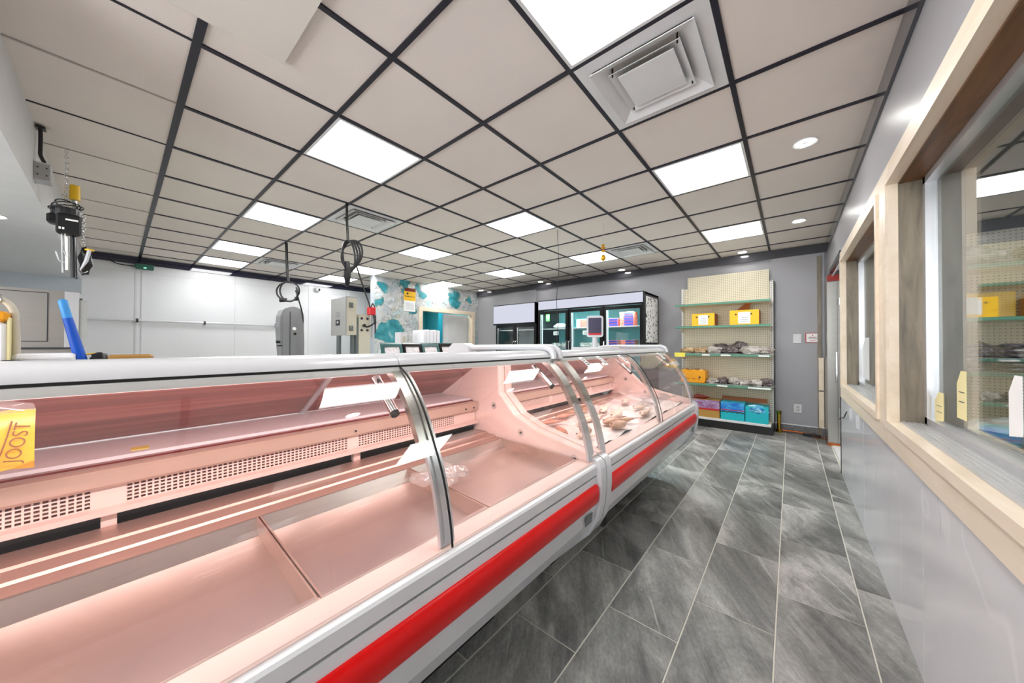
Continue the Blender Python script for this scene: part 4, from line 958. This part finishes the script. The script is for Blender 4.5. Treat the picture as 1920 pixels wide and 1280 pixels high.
# steel freezer in the recess
t = thing('steel_freezer', 'tall stainless steel freezer with a bar handle beside the entrance', 'freezer', (.64, 5.95, 0))
MB().box(.345, .97, 5.62, 6.02, .03, 2.08).build('freezer_body', 'brushed_steel', t)
for a, b_ in ((.347, .43), (.435, .965)):
    d = MB().box(a, b_, 5.59, 5.62, .05, 1.99).build('freezer_door', 'brushed_steel', t)
    if a < .4: MB().tube([(.418, 5.59, .78), (.418, 5.545, .79), (.418, 5.545, 1.14), (.418, 5.59, 1.15)], .008, 8).build('door_handle', 'chrome', d)
    else:
        MB().tube([(.45, 5.59, .80), (.45, 5.55, .80), (.45, 5.55, 1.12), (.45, 5.59, 1.12)], .007, 8).build('door_handle', 'chrome', d)
        for z in (.42, 1.75): MB().cyl((.448, 5.585, z - .04), (.448, 5.585, z + .04), .01, n=8).build('lock', 'chrome', d)
MB().box(.345, .97, 5.58, 5.62, 2.0, 2.075).build('red_top_trim', 'maroon', t)
MB().box(.343, .975, 5.60, 6.02, 0, .03).build('freezer_foot', 'copper', t)
MB().box(.55, .60, 5.586, 5.589, 1.25, 1.95).build('tube_light_reflector', 'paper_white', t)  # plain white strip on the freezer door front
# entrance door frame
dr = struct('door_2', (.40, 4.5, 0))
MB().box(.362, .395, 4.445, 4.475, 0, 2.10).build('door_post', 'black_gloss', dr); MB().box(.41, .43, 4.50, 4.52, 0, 2.10).build('door_post', 'black_gloss', dr)
MB().box(.362, .41, 4.45, 5.56, 2.085, 2.13).build('door_head', 'black_gloss', dr); MB().box(.38, .39, 4.55, 5.5, 2.045, 2.055).build('door_track', 'aluminium', dr)
# outlets in the marble wall
for y, lb in ((3.83, 'white power outlet with a dark cord on the marble wall below the windows'), (3.45, 'white blank plate on the marble wall beside the outlet')):
    t = thing('wall_outlet', lb, 'outlet', (XR - .011, y, .66), 'white plates on the marble wall')
    w_ = .06 if y > 3.6 else .035
    MB().box(XR - .019, XR - .0112, y - w_, y + w_, .62, .715).build('plate', 'white_gloss', t)
    if y > 3.6:
        for q in (-.025, .025): MB().box(XR - .021, XR - .019, y + q - .012, y + q + .012, .64, .69).build('socket', 'rail_grey', t)
MB().tube(spline([(.350, 3.87, .67), (.344, 4.0, .60), (.348, 4.2, .57), (.352, 4.40, .52)], 5), .004, 6).build('outlet_cord', 'ink', label='thin dark cord from the outlet below the windows towards the entrance', cat='cord')
# paper notes on window glass
def note(y, z, w_, h, x, m_, lb, sk=.0, lines=2):
    t = thing('paper_note', lb, 'note', (x, y, z), 'paper notes stuck on the window glass')
    MB().add([(x, y, z), (x, y - w_, z + sk * .3), (x, y - w_, z + h), (x, y - w_ * .45, z + h), (x, y, z + h * .72), (x - .001, y, z), (x - .001, y - w_, z + sk * .3), (x - .001, y - w_, z + h), (x - .001, y - w_ * .45, z + h), (x - .001, y, z + h * .72)],
             [(0, 1, 2, 3, 4), (9, 8, 7, 6, 5), (0, 5, 6, 1), (1, 6, 7, 2), (2, 7, 8, 3), (3, 8, 9, 4), (4, 9, 5, 0)]).build('note_sheet', m_, t)
    for q in range(lines): MB().box(x - .0018, x - .001, y - w_ * .8, y - w_ * .25, z + h * (.35 + .2 * q), z + h * (.37 + .2 * q)).build('text_line', 'label_grey', t)
note(2.20, .905, .10, .125, .4615, 'paper_cream', 'pale yellow paper note at the lower left corner of the near window', .05)
note(1.96, .96, .085, .17, .4615, 'paper_cream', 'pale yellow paper note in the middle of the near window glass')
note(1.585, .97, .07, .17, .4615, 'paper_white', 'white paper note at the right edge of the picture on the near window', .04, 0)
note(4.02, .95, .30, .33, .4615, 'fascia_grey', 'tall grey paper stuck low on the far window', 0, 0)
note(3.45, 1.27, .12, .10, .4615, 'paper_white', 'small white paper on the far window glass', 0, 1)
# adjoining room contents: shelf with soft packs below the near window
t = thing('low_shelf', 'low shelf behind the near window carrying blue packs', 'shelf', (.95, 2.2, 0))
MB().box(.64, 1.3, .8, 3.4, .58, .60).build('shelf_board', 'shelf_cream', t)
for y in (.85, 3.35): MB().box(.64, 1.3, y - .02, y + .02, 0, .58).build('side', 'shelf_cream', t)
for k, (y, z, m_, lb) in enumerate(((3.0, .60, 'blue_wrap', 'blue and white soft pack farthest along behind the near window'), (2.55, .60, 'blue_wrap', 'blue and white soft pack in the middle behind the near window'), (2.1, .60, 'blue_wrap', 'blue and white soft pack nearer, behind the near window'), (1.6, .60, 'blue_wrap', 'blue soft pack at the right edge behind the near window'), (2.75, .73, 'clear_wrap', 'white soft pack lying on top of the blue packs behind the window'))):
    t = thing('soft_pack', lb, 'pack', (.92, y, z), 'soft packs behind the near window'); MB().lump((.92, y, z + .075), (.24, .20, .07), k + 3, .25, 16).build('pack_body', m_, t)
t = thing('stock_shelf', 'pegboard stock shelf seen through the near window', 'shelf', (1.6, 4.1, 0))
MB().box(.75, 2.6, 4.32, 4.34, .1, 2.1).build('back_panel', 'pegboard', t)
for z in (.62, 1.03, 1.42, 1.8): 
    s_ = MB().box(.75, 2.6, 3.98, 4.32, z - .025, z).build('shelf_board', 'shelf_cream', t); MB().box(.75, 2.6, 3.97, 3.98, z - .028, z + .002).build('price_strip', 'shelf_green', s_)
for k, (x, z, n, m_, nm) in enumerate(((.98, 1.031, 6, 'packet_grey', 'grey'), (1.3, 1.031, 6, 'packet_grey', 'dark grey'), (1.62, 1.031, 5, 'packet_gold', 'gold'))):
    for q in range(n):
        t = thing('folded_packet', '%s %s packet in the %s stack on the stock shelf behind the window' % (('bottom', 'second', 'third', 'fourth', 'fifth', 'topmost')[q if q < n - 1 else 5], nm, ('left', 'middle', 'right')[k]), 'packet', (x, 4.14, z + q * .034), 'folded packets on the stock shelf')
        MB().lump((x + .01 * sin(q * 2 + k), 4.14, z + .018 + q * .034), (.145, .12, .018), q + k * 7, .2, 14).build('packet_body', m_, t)
for x, lb in ((1.0, 'yellow carton with a white label on the stock shelf behind the window'), (1.5, 'second yellow carton on the stock shelf behind the window')):
    t = thing('carton', lb, 'box', (x, 4.15, 1.421), 'yellow cartons on the stock shelf')
    MB().box(x - .2, x + .2, 4.02, 4.28, 1.421, 1.60).build('carton_body', 'carton_yellow', t); MB().box(x - .1, x + .06, 4.017, 4.02, 1.45, 1.57).build('paper_label', 'paper_white', t)
for k, (x, m_, lb) in enumerate(((1.0, 'clear_wrap', 'clear plastic bundle on the top of the stock shelf, left'), (1.45, 'packet_gold', 'yellowish plastic bundle on the top of the stock shelf, right'))):
    t = thing('plastic_bundle', lb, 'bundle', (x, 4.15, 1.801), 'bundles on top of the stock shelf'); MB().lump((x, 4.15, 1.88), (.24, .14, .08), k + 9, .35, 16).build('bundle_body', m_, t)
area('stock_lamp', (1.6, 2.4, CZ - .02), (0, 0, 0), .6, .6, 14)

# ------------------------------------------------------------------ hanging things
MB().tube(spline([(-2.109, 3.341, CZ - .004), (-2.10, 3.35, 2.3), (-2.08, 3.33, 2.1), (-2.125, 3.35, 1.75), (-2.10, 3.34, 1.45), (-2.12, 3.35, 1.2), (-2.11, 3.35, 1.0)], 6), .0035, 5).build('hanging_wire', 'ink', label='thin dark wire hanging from a ceiling panel corner down behind the cases', cat='wire')
t = thing('hanging_ornament', 'small gold tiered ornament hanging on a thread below the ceiling', 'ornament', (-1.6, 3.487, 2.15))
MB().cyl((-1.6, 3.487, 2.36), (-1.6, 3.487, CZ - .004), .001, n=4).build('thread', 'rail_grey', t)
for z, r in ((2.33, .022), (2.30, .028), (2.265, .024)): MB().lathe([(.004, .016), (r, .004), (r * .8, -.008), (.004, -.012)], (-1.6, 3.487, z), 12).build('tier', 'gold', t)
MB().lump((-1.6, 3.487, 2.19), (.028, .028, .036), 2, .15, 12).build('bell', 'gold', t); MB().cyl((-1.6, 3.487, 2.22), (-1.6, 3.487, 2.26), .003, n=6).build('link', 'gold', t)
# coil cord 1
def loop(c, rx, rz, a0, a1, n=18, tilt=0):
    return [(c[0] + rx * cos(a) * .5, c[1] + rx * cos(a) * .87, c[2] + rz * sin(a) + tilt * cos(a)) for a in [a0 + (a1 - a0) * k / n for k in range(n + 1)]]
t = thing('power_cable', 'black power cord with a round coil and plug, hanging over the bandsaw', 'cord', (-5.19, 1.455, 2.0), 'black cords hanging from the ceiling')
MB().tube([(-5.19, 1.455, CZ - .004), (-5.18, 1.46, 2.3), (-5.16, 1.47, 2.06)], .017, 8).build('cord', 'black_plastic', t)
MB().tube(loop((-5.16, 1.47, 1.93), .13, .125, pi / 2, 2.5 * pi, 26, .01), .011, 6).build('coil', 'black_plastic', t)
MB().tube(loop((-5.13, 1.47, 1.92), .10, .13, pi / 2, 2.5 * pi - 1, 22, -.01), .011, 6).build('coil', 'black_plastic', t)
MB().cyl((-5.19, 1.38, 1.80), (-5.16, 1.46, 1.81), .026, n=10).build('plug', 'black_plastic', t); MB().cyl((-5.16, 1.46, 1.81), (-5.13, 1.54, 1.83), .024, n=10).build('plug_collar', 'white_paint', t); MB().cyl((-5.13, 1.54, 1.83), (-5.12, 1.58, 1.84), .028, n=10).build('plug', 'black_plastic', t)
MB().tube(spline([(-5.13, 1.55, 1.95), (-5.15, 1.60, 1.80), (-5.18, 1.65, 1.62), (-5.2, 1.67, 1.3), (-5.2, 1.67, 1.0)], 5), .010, 6).build('cord', 'black_plastic', t)
# coil cord 2
t = thing('power_cable', 'thick bundled black cable hanging by the electrical box', 'cord', (-3.296, 1.424, 2.1), 'black cords hanging from the ceiling')
MB().tube([(-3.296, 1.424, CZ - .004), (-3.29, 1.425, 2.4), (-3.28, 1.43, 2.24)], .012, 8).build('cord', 'black_plastic', t)
for k in range(4): MB().tube(loop((-3.28, 1.44 + .01 * k, 2.075 + .008 * k), .055 + .012 * k, .15 - .006 * k, pi / 2, 2.5 * pi, 22, .02 * (k - 1.5)), .010, 6, closed=False).build('coil', 'black_plastic', t)
MB().tube([(-3.28, 1.425, 2.02), (-3.28, 1.43, 1.93), (-3.285, 1.43, 1.86), (-3.29, 1.43, 1.78)], [.02, .03, .03, .018], 8).build('plug', 'black_plastic', t)
for k in range(4): MB().cyl((-3.285, 1.43, 1.86 + .022 * k), (-3.285, 1.43, 1.87 + .022 * k), .034, n=10).build('plug_rib', 'black_plastic', t)
MB().tube(spline([(-3.27, 1.50, 2.02), (-3.6, 1.72, 1.9), (-4.0, 2.0, 1.74), (-4.17, 2.11, 1.68)], 5), .009, 6).build('cord', 'black_plastic', t)
t = thing('lockout_box', 'red plug box hanging on a black cable above the beige socket post', 'plug box', (-4.17, 2.12, 1.62))
MB().bbox(-4.21, -4.13, 2.08, 2.165, 1.60, 1.70, .008).build('box_body', 'red', t); MB().tube(spline([(-4.17, 2.12, 1.70), (-4.17, 2.14, 1.75), (-4.17, 2.17, 1.70)], 4), .008, 6).build('handle', 'black_plastic', t)
MB().tube(spline([(-4.15, 2.14, 1.60), (-4.13, 2.14, 1.50), (-4.14, 2.08, 1.45), (-4.16, 2.04, 1.44)], 5), .011, 6).build('cord', 'black_plastic', t)
MB().tube([(-4.14, 2.16, 1.6), (-4.14, 2.16, 1.36)], .012, 6).build('cord', 'black_plastic', t)

# bandsaw
t = thing('bandsaw', 'grey metal bandsaw with a rounded top, standing behind the case before the white wall', 'saw', (-5.2, 1.58, 0))
prof = [(1.42, .9), (1.42, 1.50)] + [(1.545 - .125 * cos(a), 1.60 + .13 * sin(a)) for a in [pi * k / 8 for k in range(9)]] + [(1.67, .9)]
prof[1] = (1.42, 1.55)
MB().prism(prof, 'x', -5.42, -5.18, False).build('wheel_housing', 'saw_metal', t)
MB().prism([(1.405, 1.20), (1.39, 1.45), (1.40, 1.60), (1.43, 1.68), (1.47, 1.71), (1.47, .95), (1.42, 1.0)], 'x', -5.40, -5.2).build('wheel_door', 'saw_metal', t)
MB().box(-5.181, -5.172, 1.50, 1.505, .9, 1.66).build('door_seam', 'ink', t)
MB().box(-5.6, -5.0, 1.2, 1.9, .80, .86).build('saw_table', 'steel', t); MB().box(-5.5, -5.1, 1.35, 1.8, 0, .80).build('saw_base', 'saw_metal', t)
MB().cyl((-5.24, 1.44, .86), (-5.24, 1.44, 1.28), .012, n=8).build('blade_guide', 'dark_gap', t); MB().box(-5.28, -5.2, 1.38, 1.48, 1.19, 1.205).build('guide_bar', 'dark_gap', t); MB().cyl((-5.24, 1.36, 1.25), (-5.24, 1.42, 1.25), .018, n=8).build('knob', 'black_plastic', t)
MB().cyl((-5.18, 1.55, 1.43), (-5.165, 1.55, 1.43), .022, n=12).build('badge', 'paper_white', t); MB().cyl((-5.18, 1.56, 1.36), (-5.165, 1.56, 1.36), .016, n=12).build('knob', 'black_plastic', t)
# electrical box
t = thing('electrical_box', 'grey steel electrical box with a lock, mounted on two posts', 'electrical box', (-4.4, 1.9, 0))
MB().box(-4.62, -4.2, 1.82, 1.945, 1.335, 1.80).build('box_body', 'panel_beige', t)
MB().prism([(-4.62, 1.80), (-4.2, 1.80), (-4.2, 1.815), (-4.62, 1.80)], 'y', 1.82, 1.945).build('top_lip', 'electric_grey', t)
d = MB().box(-4.625, -4.197, 1.808, 1.822, 1.33, 1.805).build('box_door', 'electric_grey', t)
MB().box(-4.47, -4.36, 1.802, 1.808, 1.46, 1.53).build('lock_plate', 'ink', d); MB().lathe([(0, 0), (.022, 0), (.018, -.010), (0, -.012)], (-4.41, 1.802, 1.495), 12, 'y').build('lock', 'chrome', d)
for q in range(4): MB().box(-4.48, -4.35, 1.8065, 1.808, 1.565 + q * .018, 1.57 + q * .018).build('door_rib', 'label_grey', d)
for z in (1.42, 1.71):
    for q in (0, 1): MB().box(-4.199, -4.192, 1.85 + q * .03, 1.87 + q * .03, z - .035, z + .03).build('hinge', 'label_grey', t)
MB().box(-4.24, -4.21, 1.84, 1.86, 1.80, 1.87).build('hanger', 'aluminium', t)
for y in (1.80, 1.90): MB().box(-4.46 if y < 1.85 else -4.30, -4.38 if y < 1.85 else -4.23, y + .01, y + .035, 0, 1.335).build('post', 'label_grey', t)
# socket post
t = thing('socket_post', 'beige steel post with four round socket holes beside the electrical box', 'post', (-4.25, 2.06, 0))
MB().box(-4.34, -4.20, 1.975, 2.12, 0, 1.60).build('post_body', 'panel_beige', t); MB().box(-4.36, -4.21, 1.945, 1.976, 0, 1.56).build('post_edge', 'label_grey', t)
for y in (2.01, 2.085):
    for z in (1.55, 1.40): MB().cyl((-4.2, y, z), (-4.194, y, z), .016, n=12).build('socket', 'ink', t)
MB().cyl((-4.2, 2.04, 1.46), (-4.18, 2.04, 1.46), .02, n=10).build('socket', 'black_plastic', t)
MB().cyl((-4.22, 2.16, 1.3), (-4.22, 2.16, 1.6), .016, n=8).build('conduit', 'aluminium', t)
# work counter behind the cases, with menu frames, boxes
t = thing('work_counter', 'steel work counter behind the display cases', 'counter', (-2.75, 1.5, 0))
MB().box(-3.2, -2.3, -.9, 3.3, 1.04, 1.07).build('counter_top', 'steel', t)
for y in (-.8, 1.2, 3.2):
    for x in (-3.1, -2.4): MB().box(x - .02, x + .02, y - .02, y + .02, 0, 1.04).build('leg', 'steel', t)
for k in range(4):
    y = 1.40 + k * .20
    t = thing('menu_frame', ('leftmost', 'second', 'third', 'rightmost')[k] + ' of the four leaning picture frames with dark green edges', 'frame', (-2.62, y + .1, 1.071), 'leaning picture frames')
    a = .19; 
    def q(u, v, d_): return (-2.55 - v * .55 * .17 - d_ * .9, y + u * .19 + v * .03, 1.071 + v * .155 + d_ * .4)
    def slab(u0, u1, v0, v1, d0, d1):
        vs = [q(u, v, d_) for u in (u0, u1) for v in (v0, v1) for d_ in (d0, d1)]
        return MB().add(vs, [(0, 1, 3, 2), (4, 6, 7, 5), (0, 4, 5, 1), (2, 3, 7, 6), (0, 2, 6, 4), (1, 5, 7, 3)])
    slab(0, 1, 0, 1, .006, .02).build('frame_back', 'teal_frame', t)
    for e in ((0, .12, 0, 1), (.88, 1, 0, 1), (.12, .88, .86, 1), (.12, .88, 0, .12)): slab(e[0], e[1], e[2], e[3], -.01, .006).build('frame_edge', 'teal_frame' if k in (0, 2) else 'black_gloss', t)
    slab(.12, .88, .12, .86, .003, .006).build('picture', 'sushi_print', t)
t = thing('foam_stack', 'stack of white foam trays standing on end by the doorway', 'foam trays', (-3.0, 2.15, 1.071))
for k in range(5): MB().bbox(-3.10, -2.90, 2.03 + k * .044, 2.071 + k * .044, 1.071, 1.37 + .004 * (k % 2), .008).build('foam_tray', 'foam_white', t)
t = thing('paper_holder', 'small cream upright box on the counter by the marbled wall', 'box', (-3.0, 1.83, 1.071))
MB().box(-3.05, -2.95, 1.80, 1.87, 1.071, 1.34).build('holder_body', 'white_paint', t); MB().box(-2.95, -2.945, 1.82, 1.86, 1.071, 1.30).build('holder_slot', 'panel_beige', t)
# calendars
t = thing('wall_calendar', 'calendar with an orange and yellow picture hanging on the marbled wall', 'calendar', (-6.298, 4.0, 2.0))
MB().box(-6.299, -6.292, 3.92, 4.20, 1.93, 2.16).build('date_sheet', 'paper_white', t); MB().box(-6.299, -6.291, 3.92, 4.20, 2.16, 2.26).build('picture', 'carton_yellow', t); MB().box(-6.299, -6.290, 3.92, 4.20, 2.26, 2.36).build('picture', 'carton_yellow', t)
MB().box(-6.299, -6.289, 3.94, 4.20, 2.36, 2.43).build('picture', 'maroon', t); MB().box(-6.299, -6.288, 3.98, 4.02, 2.29, 2.33).build('print', 'ink', t); MB().box(-6.299, -6.288, 3.93, 4.18, 2.245, 2.255).build('print', 'ink', t); MB().lump((-6.293, 4.10, 2.47), (.004, .08, .05), 3, .5, 10).build('picture_top', 'clear_wrap', t)
MB().box(-6.2915, -6.2905, 3.96, 4.16, 1.96, 2.12).build('date_grid', 'fascia_grey', t)
t = thing('wall_calendar', 'small calendar with a golden picture on the teal wall inside the doorway', 'calendar', (-6.84, 5.0, 1.6))
MB().box(-6.848, -6.842, 4.88, 5.10, 1.48, 1.66).build('date_sheet', 'paper_white', t); MB().box(-6.848, -6.842, 4.90, 5.08, 1.72, 1.98).build('picture', 'poster_photo', t)
# white wall details
t = thing('wall_pipe', 'thin white pipe running along the white left wall', 'pipe', (XL + .05, .7, 1.585))
MB().cyl((XL + .045, -.28, 1.585), (XL + .045, 2.25, 1.585), .018, n=10).build('pipe', 'white_gloss', t)
for y in (.20, .98, 2.02): MB().cyl((XL + .045, y - .012, 1.585), (XL + .045, y + .012, 1.585), .032, n=12).build('pipe_clamp', 'ink', t)
t = thing('emergency_unit', 'dark green box on the white wall under the navy trim', 'box', (XL + .04, .27, 2.40))
MB().bbox(XL + .001, XL + .08, .17, .37, 2.395, 2.475, .006).build('unit_body', 'green_box', t); MB().box(XL + .08, XL + .084, .26, .29, 2.41, 2.42).build('unit_lamp', 'lamp_green', t)
MB().tube(spline([(XL + .03, .17, 2.43), (XL + .03, .0, 2.44), (XL + .03, -.12, 2.50)], 5), .008, 6).build('unit_cable', 'ink', t)
wl = bpy.data.objects['wall_left']
for y, w_ in ((.185, .02), (.245, .012), (1.4, .006), (2.62, .006), (3.84, .006)): MB().box(XL, XL + .006, y - w_ / 2, y + w_ / 2, 0, 2.47).build('wall_seam', 'white_gloss', wl)
MB().box(XL, XL + .004, -.3, 4.1, 2.34, 2.344).build('wall_seam', 'white_gloss', wl)
t = thing('security_camera', 'small white dome camera on the white wall under the navy trim', 'camera', (XL + .05, 2.78, 2.38))
MB().lathe([(0, .0), (.06, 0), (.06, .03), (0, .03)], (XL, 2.78, 2.40), 16, 'x').build('mount', 'white_gloss', t); MB().lump((XL + .05, 2.78, 2.40), (.04, .05, .05), 0, 0, 12).build('dome', 'white_gloss', t); MB().lump((XL + .08, 2.80, 2.395), (.02, .025, .025), 0, 0, 10).build('lens', 'black_gloss', t)
# conduit box on soffit face
t = thing('junction_box', 'grey metal junction box on the soffit face with a black conduit', 'electrical box', (-3.6, SOF, 2.24))
MB().box(-3.66, -3.57, SOF + .001, SOF + .062, 2.235, 2.35).build('box_body', 'aluminium', t); MB().box(-3.57, -3.566, SOF + .004, SOF + .058, 2.243, 2.342).build('box_cover', 'electric_grey', t)
for y in (.015, .048):
    for z in (2.27, 2.315): MB().cyl((-3.566, SOF + y, z), (-3.562, SOF + y, z), .004, n=6).build('screw', 'ink', t)
MB().tube(spline([(-3.60, SOF + .02, 2.565), (-3.61, SOF + .02, 2.50), (-3.61, SOF + .02, 2.44), (-3.60, SOF + .022, 2.40), (-3.60, SOF + .04, 2.35)], 4), .009, 8).build('conduit', 'black_plastic', t)
MB().box(-3.63, -3.57, SOF + .003, SOF + .04, 2.565, 2.575).build('conduit_clip', 'black_plastic', t)
# chain hoist
HX, HY = -3.84, -.236
t = thing('chain_hoist', 'black electric chain hoist with a yellow hook block hanging from the ceiling', 'hoist', (HX, HY, 1.67))
def chain(x, y, z0, z1, nm, r=.0075, p=.020):
    mb = MB(); n = int((z1 - z0) / p)
    for k in range(n):
        z = z0 + (k + .5) * p; dx, dy = (1, 0) if k % 2 else (0, 1)
        mb.tube([(x + dx * r * cos(a), y + dy * r * cos(a), z + p * .68 * sin(a)) for a in [2 * pi * q / 8 for q in range(8)]], .0024, 4, closed=True)
    mb.build(nm, 'chrome', t, kind='stuff')
chain(HX, HY, 2.18, CZ - .004, 'chain')
MB().cyl((HX, HY + .037, 2.225), (HX, HY + .037, 2.325), .026, .024, 14).build('hook_block', 'yellow_paint', t); MB().cyl((HX, HY + .037, 2.324), (HX, HY + .037, 2.328), .017, n=12).build('block_opening', 'ink', t)
MB().cyl((HX, HY + .037, 2.16), (HX, HY + .037, 2.226), .012, n=10).build('hook', 'steel', t)
MB().prism([(HX + .075 * cos(a), HY + .003 + .066 * sin(a)) for a in [2 * pi * k / 18 for k in range(18)]], 'z', 2.04, 2.15).build('motor_body', 'black_plastic', t)
MB().bbox(HX - .02, HX + .06, HY - .074, HY - .02, 2.03, 2.10, .012).build('chain_bag', 'black_gloss', t)
MB().bbox(HX + .01, HX + .09, HY - .035, HY + .072, 1.965, 2.10, .010).build('gear_case', 'black_plastic', t)
MB().cyl((HX + .03, HY + .060, 1.975), (HX + .03, HY + .060, 2.14), .014, n=12).build('motor_cap', 'saw_metal', t)
MB().box(HX + .0901, HX + .093, HY + .005, HY + .058, 2.055, 2.066).build('lettering_strip', 'paper_white', t)
for q in (-.022, -.008): MB().box(HX + .0901, HX + .093, HY + q, HY + q + .009, 1.99, 2.005).build('indicator', 'paper_white', t)
for k in range(3): MB().tube([(HX + .02 + (.075 - .015 * k) * cos(a), HY + .004 + (.074 - .014 * k) * sin(a), 2.155 + .012 * k + .018 * sin(a + k)) for a in [2 * pi * q / 20 for q in range(20)]], .004, 6, closed=True).build('cable_loop', 'black_plastic', t)
for k, (dy, z0, z1, r) in enumerate(((-.005, 1.70, 2.0, .004), (.012, 1.72, 2.0, .009), (.036, 1.675, 2.0, .008), (.05, 1.665, 1.98, .006))): MB().cyl((HX + .06, HY + dy, z0), (HX + .04, HY + dy - .008, z1), r, n=8).build('hanging_cable', ('white_gloss', 'steel', 'black_plastic', 'black_gloss')[k], t)
MB().tube(spline([(HX + .06, HY - .035, 1.84), (HX + .06, HY - .018, 1.78), (HX + .06, HY + .008, 1.775), (HX + .06, HY + .012, 1.80), (HX + .06, HY - .002, 1.85)], 5), .003, 6).build('hook_wire', 'white_gloss', t)
chain(HX + .04, HY + .078, 1.90, 2.12, 'pull_chain')
MB().lathe([(.010, .0), (.022, .003), (.022, .012), (.010, .015)], (HX + .04, HY + .106, 1.875), 12).build('control_ring', 'yellow_paint', t)
MB().tube([(HX + .05, HY + .106, 1.88), (HX + .05, HY + .092, 1.80), (HX + .05, HY + .066, 1.73)], [.010, .010, .004], 8).build('control_grip', 'white_gloss', t)
MB().lump((HX + .02, HY + .088, 1.80), (.03, .030, .09), 6, .5, 12).build('control_box', 'black_plastic', t)
MB().tube(spline([(HX + .05, HY + .06, 1.74), (HX + .05, HY + .08, 1.715), (HX + .05, HY + .10, 1.73)], 4), .003, 6).build('hook_wire', 'chrome', t)

# ------------------------------------------------------------------ stainless machine and things at the left
t = thing('steel_machine', 'large stainless steel ice machine with an inset door at the left behind the case', 'machine', (-4.9, -.7, 0))
MB().box(-5.3, -4.5, -1.3, -.205, 0, 1.645).build('machine_body', 'brushed_steel', t)
MB().box(-4.5, -4.494, -1.28, -.357, 1.24, 1.62).build('inset_door', 'brushed_steel', t)
mb = MB(); mb.box(-4.5, -4.492, -.357, -.352, 1.235, 1.62).box(-4.5, -4.492, -1.28, -.352, 1.618, 1.623).box(-4.5, -4.492, -1.28, -.352, 1.235, 1.24).build('door_gap', 'ink', t)
MB().box(-4.52, -4.49, -.275, -.204, 1.19, 1.64).build('corner_post', 'aluminium', t); MB().box(-4.75, -4.56, -.205, -.190, 1.19, 1.60).build('vent_panel', 'label_grey', t)
MB().box(-4.49, -4.485, -1.3, -.20, 1.175, 1.19).build('bottom_trim', 'ink', t)
for k in range(9): MB().box(-4.74, -4.57, -.190, -.182, 1.22 + k * .04, 1.235 + k * .04).build('vent_slat', 'aluminium', t)
MB().box(-4.56, -4.50, -.204, -.165, 1.2, 1.58).build('side_grille', 'electric_grey', t)
MB().lump((-4.7, -.75, 1.67), (.12, .16, .03), 3, .5, 10).build('crumpled_film', 'clear_plastic', label='crumpled clear film on top of the stainless machine', cat='plastic film')
t = thing('blue_pole', 'blue plastic handle leaning upright on the counter behind the near case', 'handle', (-2.6, -.12, 1.071))
MB().tube([(-2.6, -.095, 1.075), (-2.6, -.118, 1.18), (-2.6, -.150, 1.34)], [.021, .020, .016], 12).build('grip', 'blue_handle', t); MB().tube([(-2.6, -.150, 1.34), (-2.6, -.165, 1.42), (-2.6, -.168, 1.426)], [.0155, .015, .008], 12).build('tip', 'blue_tip', t)
t = thing('foam_box', 'low white ribbed foam box on the counter left of the blue handle', 'box', (-2.62, -.2, 1.071))
MB().bbox(-2.72, -2.56, -.285, -.125, 1.071, 1.175, .006).build('box_body', 'foam_white', t)
for z in (1.10, 1.125, 1.15): MB().box(-2.56, -2.555, -.28, -.13, z, z + .008).build('rib', 'fascia_grey', t)
t = thing('flexible_hose', 'white corrugated hose bending down behind the near case', 'hose', (-2.58, -.30, 1.071))
MB().tube(spline([(-2.58, -.280, 1.10), (-2.58, -.284, 1.30), (-2.58, -.292, 1.37), (-2.58, -.32, 1.41), (-2.58, -.38, 1.45)], 6), .012, 10).build('hose', 'panel_beige', t)
MB().cyl((-2.58, -.28, 1.075), (-2.58, -.28, 1.14), .022, n=10).build('hose_foot', 'black_plastic', t); MB().cyl((-2.58, -.281, 1.14), (-2.58, -.281, 1.17), .020, n=10).build('hose_nut', 'aluminium', t)
for k in range(7): MB().tube([(-2.58 + .016 * cos(a), -.325 - .012 * k + .008 * cos(a), 1.412 + .009 * k + .018 * sin(a)) for a in [2 * pi * q / 10 for q in range(10)]], .0035, 5, closed=True).build('spring_ring', 'chrome', t)
t = thing('bagged_goods', 'pale packet with an orange top at the left edge behind the case', 'bag', (-2.55, -.36, 1.071))
MB().bbox(-2.60, -2.52, -.46, -.298, 1.071, 1.31, .012).build('packet_body', 'foam_white', t); MB().bbox(-2.605, -2.515, -.462, -.294, 1.31, 1.355, .012).build('packet_top', 'crate_orange', t); MB().box(-2.60, -2.525, -.298, -.292, 1.08, 1.33).build('packet_edge', 'paper_cream', t)
MB().bbox(-2.66, -2.50, -.32, -.265, 1.071, 1.15, .01).build('black_block', 'black_plastic', label='small black block on the counter at the foot of the hose', cat='box')
t = thing('wooden_clamp', 'brown wooden tool with a black head lying on the counter behind the near case', 'tool', (-2.6, .02, 1.071))
MB().bbox(-2.63, -2.57, -.03, .125, 1.11, 1.165, .01).build('wooden_bar', 'wood_brown', t); MB().lump((-2.6, -.055, 1.155), (.03, .03, .022), 4, .5, 12).build('black_head', 'black_plastic', t); MB().box(-2.64, -2.56, -.10, .02, 1.071, 1.125).build('grey_base', 'electric_grey', t); MB().cyl((-2.568, .115, 1.14), (-2.564, .115, 1.14), .006, n=8).build('bolt', 'ink', t)
MB().tube([(-2.60, -.10, 1.168), (-2.60, -.07, 1.172), (-2.60, -.04, 1.168)], .004, 6).build('yellow_band', 'yellow_paint', t)
